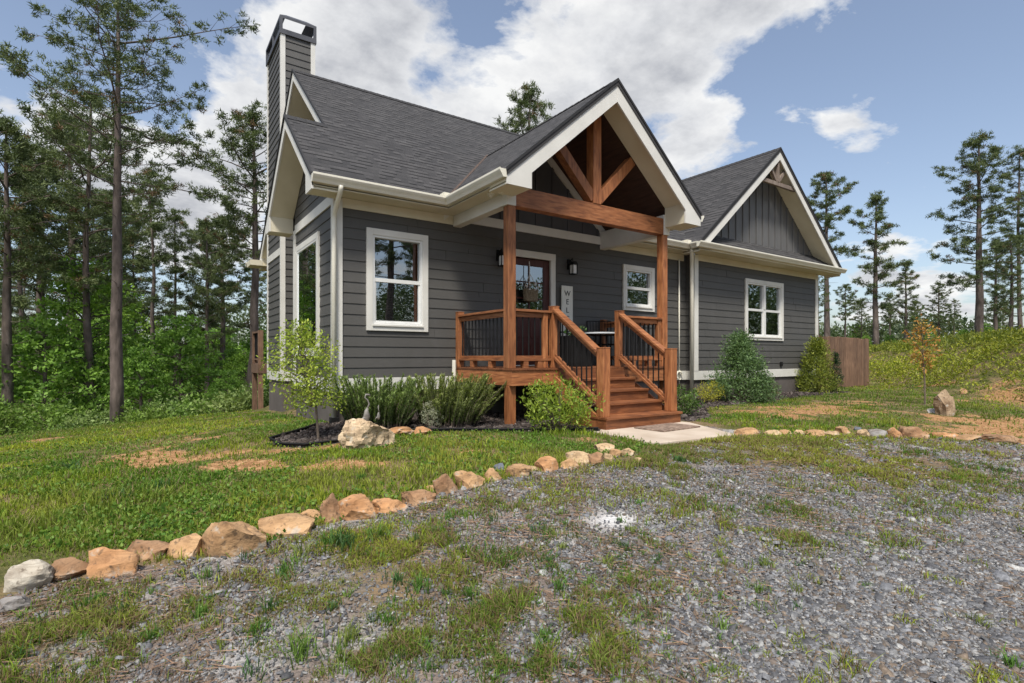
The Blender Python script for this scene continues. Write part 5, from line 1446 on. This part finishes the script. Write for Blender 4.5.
# hero pine
l = tloc(116, 15.5); H = 13.2
mk_pine(pine(3, H, .52, 3.7, 46, .26, 1.25, .17, .10, 10), l, 'tallest straight pine at the lawn edge, its crown leaving the top of the picture', LG, rz=2.6)
protos = []
l = tloc(980, 34); P1 = mk_pine(pine(21, hz(138, 34, l[2]), .30, 3.2, 50, .38, 1.0, .24, .2, 6), l, 'tall broad crowned pine with low wide left branches on the right bank', RG, rz=.4)
l = tloc(827, 40); P2 = mk_pine(pine(33, hz(174, 40, l[2]), .50, 2.5, 38, .40, .95, .22, .25, 8), l, 'slender tall pine nearest the right end of the house', RG)
l = tloc(876, 37); P3 = mk_pine(pine(45, hz(196, 37, l[2]), .30, 2.0, 36, .38, 1.0, .2, .2, 6), l, 'narrow tall pine above the end of the timber fence', RG)
l = tloc(94, 19); P4 = mk_pine(pine(57, hz(95, 19, l[2]), .42, 2.2, 44, .30, 1.05, .15, .25, 10), l, 'second tall pine, just left of the tallest one', LG)
l = tloc(6, 17); P5 = mk_pine(pine(69, hz(128, 17, l[2]), .52, 2.3, 40, .30, 1.05, .17, .2, 6), l, 'dark thick trunked pine at the left edge of the picture', LG)
l = tloc(149, 24); P6 = mk_pine(pine(77, hz(170, 24, l[2]), .50, 1.9, 34, .30, 1.0, .12, .25, 8), l, 'thin pine immediately right of the tallest pine', LG)
protoH = {P1: hz(138, 34, tloc(980, 34)[2]), P2: hz(174, 40, tloc(827, 40)[2]), P3: hz(196, 37, tloc(876, 37)[2]), P4: hz(95, 19, tloc(94, 19)[2]), P5: hz(128, 17, tloc(6, 17)[2]), P6: hz(170, 24, tloc(149, 24)[2])}
PR = list(protoH)
def place(P, px, d, top, label, group, rz=None):
    l = tloc(px, d); h = hz(top, d, l[2]); dup(P, l, random.uniform(0, 6.28) if rz is None else rz, h/protoH[P], label, group)
place(P6, 176, 27, 216, 'mid height pine third to the right of the tallest pine', LG)
place(P4, 207, 26, 222, 'pine with a round top left of the chimney pine', LG)
place(P2, 222, 29, 218, 'thin pine in the gap before the house corner', LG)
place(P5, 250, 21, 118, 'pine rising close behind the chimney side', LG, rz=1.0)
place(P5, 66, 25, 120, 'pine behind and left of the two tall front pines', LG)
place(P3, 40, 27, 170, 'pine between the left edge pine and the two tall ones', LG)
place(P6, 24, 30, 150, 'slim pine just inside the left edge', LG)
place(P2, 120, 30, 200, 'pine half hidden behind the tallest trunk', LG)
place(P1, 531, 31, 92, 'round topped pine showing above the main roof ridge', 'pine tree above the roof')
place(P6, 1021, 33, 150, 'tall pine at the right edge of the picture', RG)
place(P1, 1010, 30, 235, 'bushy lower pine below the right edge pine', RG)
place(P3, 906, 46, 262, 'small topped pine between the narrow tall one and the orange tree', RG)
place(P1, 938, 50, 283, 'short rounded pine behind the orange leaved tree', RG)
place(P2, 845, 52, 285, 'small distant pine right of the house end', RG)
place(P1, 862, 56, 300, 'far low pine left of the narrow tall pine', RG)
place(P3, 996, 46, 240, 'dense pine right behind the broad crowned pine', RG)
place(P6, 955, 58, 300, 'tiny far pine left of the broad crowned pine', RG)
place(P2, 890, 60, 296, 'tiny far pine in the gap over the bank', RG)
place(P4, 818, 34, 270, 'pine half hidden by the house end', RG)
rr = random.Random(5)
GL2 = 'slim pines filling the back of the left woods'
for k in range(15):
    px = rr.uniform(-200, 270); d = rr.uniform(26, 62); top = rr.uniform(225, 310) if px > 150 else rr.uniform(200, 300)
    place(rr.choice([P2, P3, P4, P5, P6, P6]), px, d, top, 'slim pine among many alike filling the back of the left woods', GL2)
GR2 = 'low pines filling the far right skyline'
for k in range(9):
    px = rr.uniform(835, 1060); d = rr.uniform(55, 80)
    place(rr.choice([P1, P3, P6]), px, d, rr.uniform(298, 322), 'low pine among many alike on the far right skyline', GR2)
# broadleaf understory
def broad(seed, H, R, size, cA, cB, ncl=150, nper=34):
    r = random.Random(seed); m_ = MB(); m_.tube([(0,0,-.4),(.05,.02,H*.35),(.0,.05,H*.7),(0,0,H*.93)], [.02*H,.016*H,.01*H,.005], 8)
    cs = []
    for i in range(ncl):
        f_ = (i+.5)/ncl; z = H*(.12+.86*f_); a = i*2.399+r.uniform(-.4, .4); rad = R*(math.sin(math.pi*min(1, .25+.72*f_))**.6)*r.uniform(.35, 1.08)
        e = Vector((rad*math.cos(a), rad*math.sin(a), z+r.uniform(-.05, .05)*H)); cs.append(tuple(e))
        if i % 3 == 0:
            s0 = Vector((0, 0, max(.1, z-.3*rad))); m_.tube([s0, s0.lerp(e, .55)+Vector((0, 0, .1)), e], [.012*H*.4, .008*H*.4, .004], 5, cap=False)
    V, Fq, C = leafcloud(np.array(cs), nper, R*.16, size, cA, cB, flat=.55, aspect=.55)
    return m_, V, Fq, C
def mk_broad(spec, loc, label, group, name='broadleaf_tree'):
    m_, V, Fq, C = spec; t = thing(name, loc, label, 'tree', group)
    npmesh('crown', V, Fq, M['leaf'], parent=t, col=C); m_.build('trunk', M['bark'], t); return t
BG = 'bright green broadleaf trees under the left pines'
def bh(px, d, top): l = tloc(px, d); return l, hz(top, d, l[2])
l, h = bh(88, 20, 262); B1 = mk_broad(broad(1, h, 2.0, .17, (.075,.16,.022), (.28,.44,.065), 190, 36), l, 'largest bright green broadleaf tree, left of the tallest pine trunk', BG)
l2, h2 = bh(180, 21, 320); B2 = mk_broad(broad(2, h2, 1.7, .16, (.06,.14,.022), (.24,.40,.065), 150, 36), l2, 'rounded green broadleaf tree right of the tallest pine trunk', BG)
BHs = {B1: h, B2: h2}
def placeb(P, px, d, top, label, group=BG):
    l, hh_ = bh(px, d, top); dup(P, l, random.uniform(0, 6.28), hh_/BHs[P], label, group)
placeb(B2, 45, 18, 325, 'green broadleaf tree between the left edge pine and the largest one')
placeb(B1, 112, 24, 285, 'green broadleaf tree directly behind the tallest pine trunk')
placeb(B2, 140, 19, 350, 'low broadleaf tree at the foot of the tallest pine')
placeb(B1, 246, 24, 350, 'broadleaf tree beside the rear deck post')
placeb(B2, 228, 19, 372, 'low leafy broadleaf tree left of the rear deck post')
for k in range(22):
    placeb(rr.choice([B1, B2]), rr.uniform(-30, 275), rr.uniform(24, 45), rr.uniform(320, 385), 'broadleaf tree among many alike in the dark left understory', 'broadleaf trees deep in the left woods')
for k in range(9):
    placeb(rr.choice([B1, B2]), rr.uniform(820, 1050), rr.uniform(34, 60), rr.uniform(322, 338), 'broadleaf tree among many alike behind the right bank', 'broadleaf trees behind the right bank')
placeb(B2, 895, 30, 340, 'small leafy tree just behind the bank left of the orange leaved tree', None)
for k, (px, d) in enumerate(((-120, 15), (-210, 17), (-330, 16))):
    placeb(B1, px, d, 200, 'broadleaf tree among many alike in the dark left understory', 'broadleaf trees deep in the left woods')
for (tx, ty, P, h) in ((6.5, -19, P4, 13), (9.5, -22, P1, 14), (3.5, -21, P5, 13), (13, -24, P3, 13)):
    c = dup(P, (tx, ty, float(ground(tx, ty))), tx, h/protoH[P], 'tall pine across the drive, reflected in the front windows', 'pines across the drive reflected in the windows')
# bushes along the lawn edge
bb0 = None; rr2 = random.Random(9)
edge = [(22,16.2,404,1.5),(62,16.0,392,1.6),(95,15.8,410,1.4),(140,15.4,412,1.2),(170,16.5,400,1.6),(205,15.8,398,1.5),(235,15.6,392,1.4),(-10,15.5,398,1.7),(255,16,385,1.4)]
wh = ['at the far left edge','under the dark left pine','at the base of the tallest pine on its left','right of the tallest pine base','below the rounded broadleaf tree','mid way to the rear deck','left of the rear deck post','cut by the frame','behind the rear deck post']
for k, (px, d, top, w) in enumerate(edge):
    l, hh_ = bh(px, d, top); hh_ = max(hh_, .8)
    bush('woodland_bush', l, f'leafy green bush at lawn edge {wh[k]}', w*1.25, hh_, .11, (.05,.11,.02) if k % 3 else (.10,.14,.03), (.22,.34,.06) if k % 2 else (.28,.36,.12), 80, 26, group='bushes along the lawn edge')
# bank ground cover
def keep_b(x, y, d):
    s = bank_s(x, y); _, _, _, _, px, py, _ = masks(x, y); z = ground(x, y)
    g, c, m, w, _, _, _ = masks(x, y)
    p = sst((s+.1)/1.2)*np.clip(.35+1.6*(fbm(x, y, .9, 100, 3)-.3), .1, 1)*(1-np.clip(c, 0, .9))
    return (s > -.4) & (x > 13) & (RNG.random(len(x)) < p) & (y > -12) & ~((np.abs(x-18.3) < .2) & (y > 0)) & ~((x < 18.3) & (y > .0))
x, y = samp(6500, 9.5, 48, keep_b, .8); n = len(x); z = ground(x, y); _, _, d = proj(x, y, z)
s = bank_s(x, y)
cent = np.stack([x, y, z+.10+.08*RNG.random(n)], -1)
yel = np.clip(1-np.abs(s-1.8)/2.6, 0, 1)
V, Fq, C = leafcloud(cent, 13, .24, .10, (.11,.17,.02), (.42,.42,.04), up=.8, aspect=.35)
C *= np.repeat((.60+.5*yel)*(.6+.8*fbm(x, y, .8, 120, 2)), 13*4)[:, None]
o = npmesh('ground_cover', V, Fq, M['leaf'], col=C); tag(o, 'yellow green leafy ground cover over the right bank', 'ground cover', kind='stuff')
x, y = samp(14000, 13, 45, lambda x, y, d: (bank_s(x, y) > 3.6) & (x > 13) & (RNG.random(len(x)) < .5) & ~((x < 18.3) & (y > 0)), .8); n = len(x)
_, _, d = proj(x, y, 0*x)
blades('grass', x, y, RNG.uniform(.18, .42, n), .006+.0011*d, np.array([.15,.19,.04])*RNG.uniform(.6, 1.4, (n, 1)), M['grass'], 'long green grass along the crest of the right bank', lean=.3)
# low creeping plants in the lawn (clover like leaves)
x, y = samp(5000, 3.2, 16, lambda x, y, d: keep_l(x, y, d) & (fbm(x, y, 1.2, 130, 2) > .5)); n = len(x)
V, Fq, C = leafcloud(np.stack([x, y, ground(x, y)+.02], -1), 5, .03, .03, (.05,.13,.02), (.20,.30,.04), up=.3, aspect=.7)
o = npmesh('ground_cover', V, Fq, M['leaf'], col=C); tag(o, 'small leafy weeds mixed into the front lawn', 'ground cover', kind='stuff')
# distant woods on all sides
ang = np.linspace(0, 2*np.pi, 900, endpoint=False); cen = []
for k in range(3):
    for a in ang:
        R_ = 80+k*14+RNG.normal(0, 3); x, y = CAM[0]+R_*math.cos(a), CAM[1]+R_*math.sin(a); g0 = float(ground(x, y))
        az = math.degrees(math.atan2(x-CAM[0], y-CAM[1]))
        top = 4.5+5.5*float(vn(math.cos(a)*9, math.sin(a)*9, 1.3, 5))+1.0*RNG.random()+k*.8
        if -70 < az < 0: top *= .9
        if 34 < az < 110: top = top*.5
        if y < CAM[1]-20: top += 4
        for j in range(16 if y < CAM[1]-20 else 7):
            cen.append((x+RNG.normal(0, .8), y+RNG.normal(0, .8), g0+top*((j+.7*RNG.random())/(16 if y < CAM[1]-20 else 7))))
V, Fq, C = leafcloud(np.array(cen), 14, 1.2, .5, (.045,.07,.03), (.11,.15,.065), aspect=.6, flat=.8)
o = npmesh('distant_woods', V, Fq, M['leaf'], col=C); tag(o, 'far dark green woods along the horizon', 'woods', kind='stuff')
# ================================================================ SKY, SUN, CAMERA
SUN_EL, SUN_AZ = math.radians(58), None
sdir = Vector((-.50, -.62, 0)).normalized()*math.cos(SUN_EL)+Vector((0, 0, math.sin(SUN_EL)))
sun = bpy.data.lights.new('sun', 'SUN'); sun.energy = SUNE; sun.angle = math.radians(10); sun.color = (1, .95, .87)
so_ = bpy.data.objects.new('sun', sun); COL.objects.link(so_); so_.rotation_euler = sdir.to_track_quat('Z', 'Y').to_euler()
w = bpy.data.worlds.new('World'); SC.world = w; w.use_nodes = True; nt = w.node_tree
bg = nt.nodes['Background']; out = nt.nodes['World Output']
sky = nt.nodes.new('ShaderNodeTexSky'); sky.sky_type = 'NISHITA'; sky.sun_disc = False; sky.sun_elevation = SUN_EL
sky.sun_rotation = math.atan2(sdir.x, sdir.y); sky.dust_density = 2.0; sky.air_density = 1.0; sky.ozone_density = 1.5
SKYS = SKYV
tc = nd(nt, 'ShaderNodeTexCoord'); vec = tc.outputs['Generated']
def pdir(px, py):
    k = (px-CXP)/F; v = Vector((FX+FY*k, FY-FX*k, (CYP-py)/F)).normalized(); return v
sp = nd(nt, 'ShaderNodeSeparateXYZ'); nt.links.new(vec, sp.inputs[0])
zz = math_(nt, 'ADD', math_(nt, 'MAXIMUM', sp.outputs['Z'], 0.0), .22)
cx_ = math_(nt, 'DIVIDE', sp.outputs['X'], zz); cy_ = math_(nt, 'DIVIDE', sp.outputs['Y'], zz)
cb = nd(nt, 'ShaderNodeCombineXYZ'); nt.links.new(cx_, cb.inputs[0]); nt.links.new(cy_, cb.inputs[1])
nA = tex(nt, 'Noise', 3.6, cb.outputs[0], 11, Roughness=.60, Distortion=.15)
nB = tex(nt, 'Noise', 3.2, cb.outputs[0], 8, Roughness=.6)
nS = tex(nt, 'Noise', 1.6, cb.outputs[0], 5)
def blob(px, py, rad, amp):
    v = pdir(px, py); dt_ = nd(nt, 'ShaderNodeVectorMath', operation='DOT_PRODUCT'); nt.links.new(vec, dt_.inputs[0]); dt_.inputs[1].default_value = v
    c0 = math.cos(math.atan(rad/F))
    r = nd(nt, 'ShaderNodeMapRange'); r.interpolation_type = 'SMOOTHSTEP'
    nt.links.new(dt_.outputs['Value'], r.inputs['Value']); r.inputs['From Min'].default_value = math.cos(min(1.5, math.atan(rad/F)*1.0)); r.inputs['From Max'].default_value = 1.0
    r.inputs['To Min'].default_value = 0; r.inputs['To Max'].default_value = amp
    return r.outputs[0]
cov = None
for b_ in CLOUDS:
    v = blob(*b_); cov = v if cov is None else math_(nt, 'ADD', cov, v)
# outside the picture: scattered cloud everywhere
back = nd(nt, 'ShaderNodeVectorMath', operation='DOT_PRODUCT'); nt.links.new(vec, back.inputs[0]); back.inputs[1].default_value = (FX, FY, 0)
bk = nd(nt, 'ShaderNodeMapRange'); nt.links.new(back.outputs['Value'], bk.inputs['Value']); bk.inputs['From Min'].default_value = .4; bk.inputs['From Max'].default_value = -.1; bk.inputs['To Max'].default_value = .5
cov = math_(nt, 'ADD', cov, bk.outputs[0])
dn = math_(nt, 'ADD', math_(nt, 'MULTIPLY', math_(nt, 'SUBTRACT', nA.outputs['Fac'], .5), 3.2), math_(nt, 'SUBTRACT', cov, CLT))
al = ramp(nt, dn, [(0.0, (0,)*3), (.15, (.45,)*3), (.36, (.95,)*3), (1, (1,)*3)])
nC = tex(nt, 'Noise', 9, cb.outputs[0], 8, Roughness=.6)
shade = math_(nt, 'ADD', math_(nt, 'ADD', math_(nt, 'MULTIPLY', nB.outputs['Fac'], .85), math_(nt, 'MULTIPLY', nC.outputs['Fac'], .22)), math_(nt, 'MULTIPLY', math_(nt, 'MINIMUM', dn, 1.2), .20))
cc_ = ramp(nt, shade, [(.50, (1.06, 1.06, 1.05)), (.64, (.86, .87, .89)), (.86, (.50, .52, .57))])
CLB = 1.0
cm = nd(nt, 'ShaderNodeVectorMath', operation='SCALE'); nt.links.new(cc_, cm.inputs[0]); cm.inputs['Scale'].default_value = CLB
ss = nd(nt, 'ShaderNodeVectorMath', operation='SCALE'); nt.links.new(sky.outputs[0], ss.inputs[0]); ss.inputs['Scale'].default_value = 1.0
hsv = nd(nt, 'ShaderNodeHueSaturation'); hsv.inputs['Saturation'].default_value = .84; nt.links.new(ss.outputs[0], hsv.inputs['Color'])
b1 = bg; b1.inputs['Strength'].default_value = SKYS; nt.links.new(hsv.outputs[0], b1.inputs['Color'])
b2 = nd(nt, 'ShaderNodeBackground'); nt.links.new(cm.outputs[0], b2.inputs['Color']); b2.inputs['Strength'].default_value = .56
mx = nd(nt, 'ShaderNodeMixShader'); nt.links.new(al, mx.inputs[0]); nt.links.new(b1.outputs[0], mx.inputs[1]); nt.links.new(b2.outputs[0], mx.inputs[2]); nt.links.new(mx.outputs[0], out.inputs['Surface'])
cam = bpy.data.cameras.new('camera'); co = bpy.data.objects.new('camera', cam); COL.objects.link(co)
co.location = CAM; co.rotation_euler = (math.pi/2, 0, -math.atan2(FX, FY)); cam.sensor_width = 36; cam.lens = F/1024*36; cam.shift_y = (CYP-341.5)/1024; cam.clip_end = 3000; cam.clip_start = .05
SC.camera = co
SC.view_settings.view_transform = 'Standard'; SC.view_settings.look = 'None'; SC.view_settings.exposure = EXPO; SC.view_settings.gamma = 1
SC.cycles.max_bounces = 6; SC.cycles.transparent_max_bounces = 12; SC.cycles.use_denoising = True
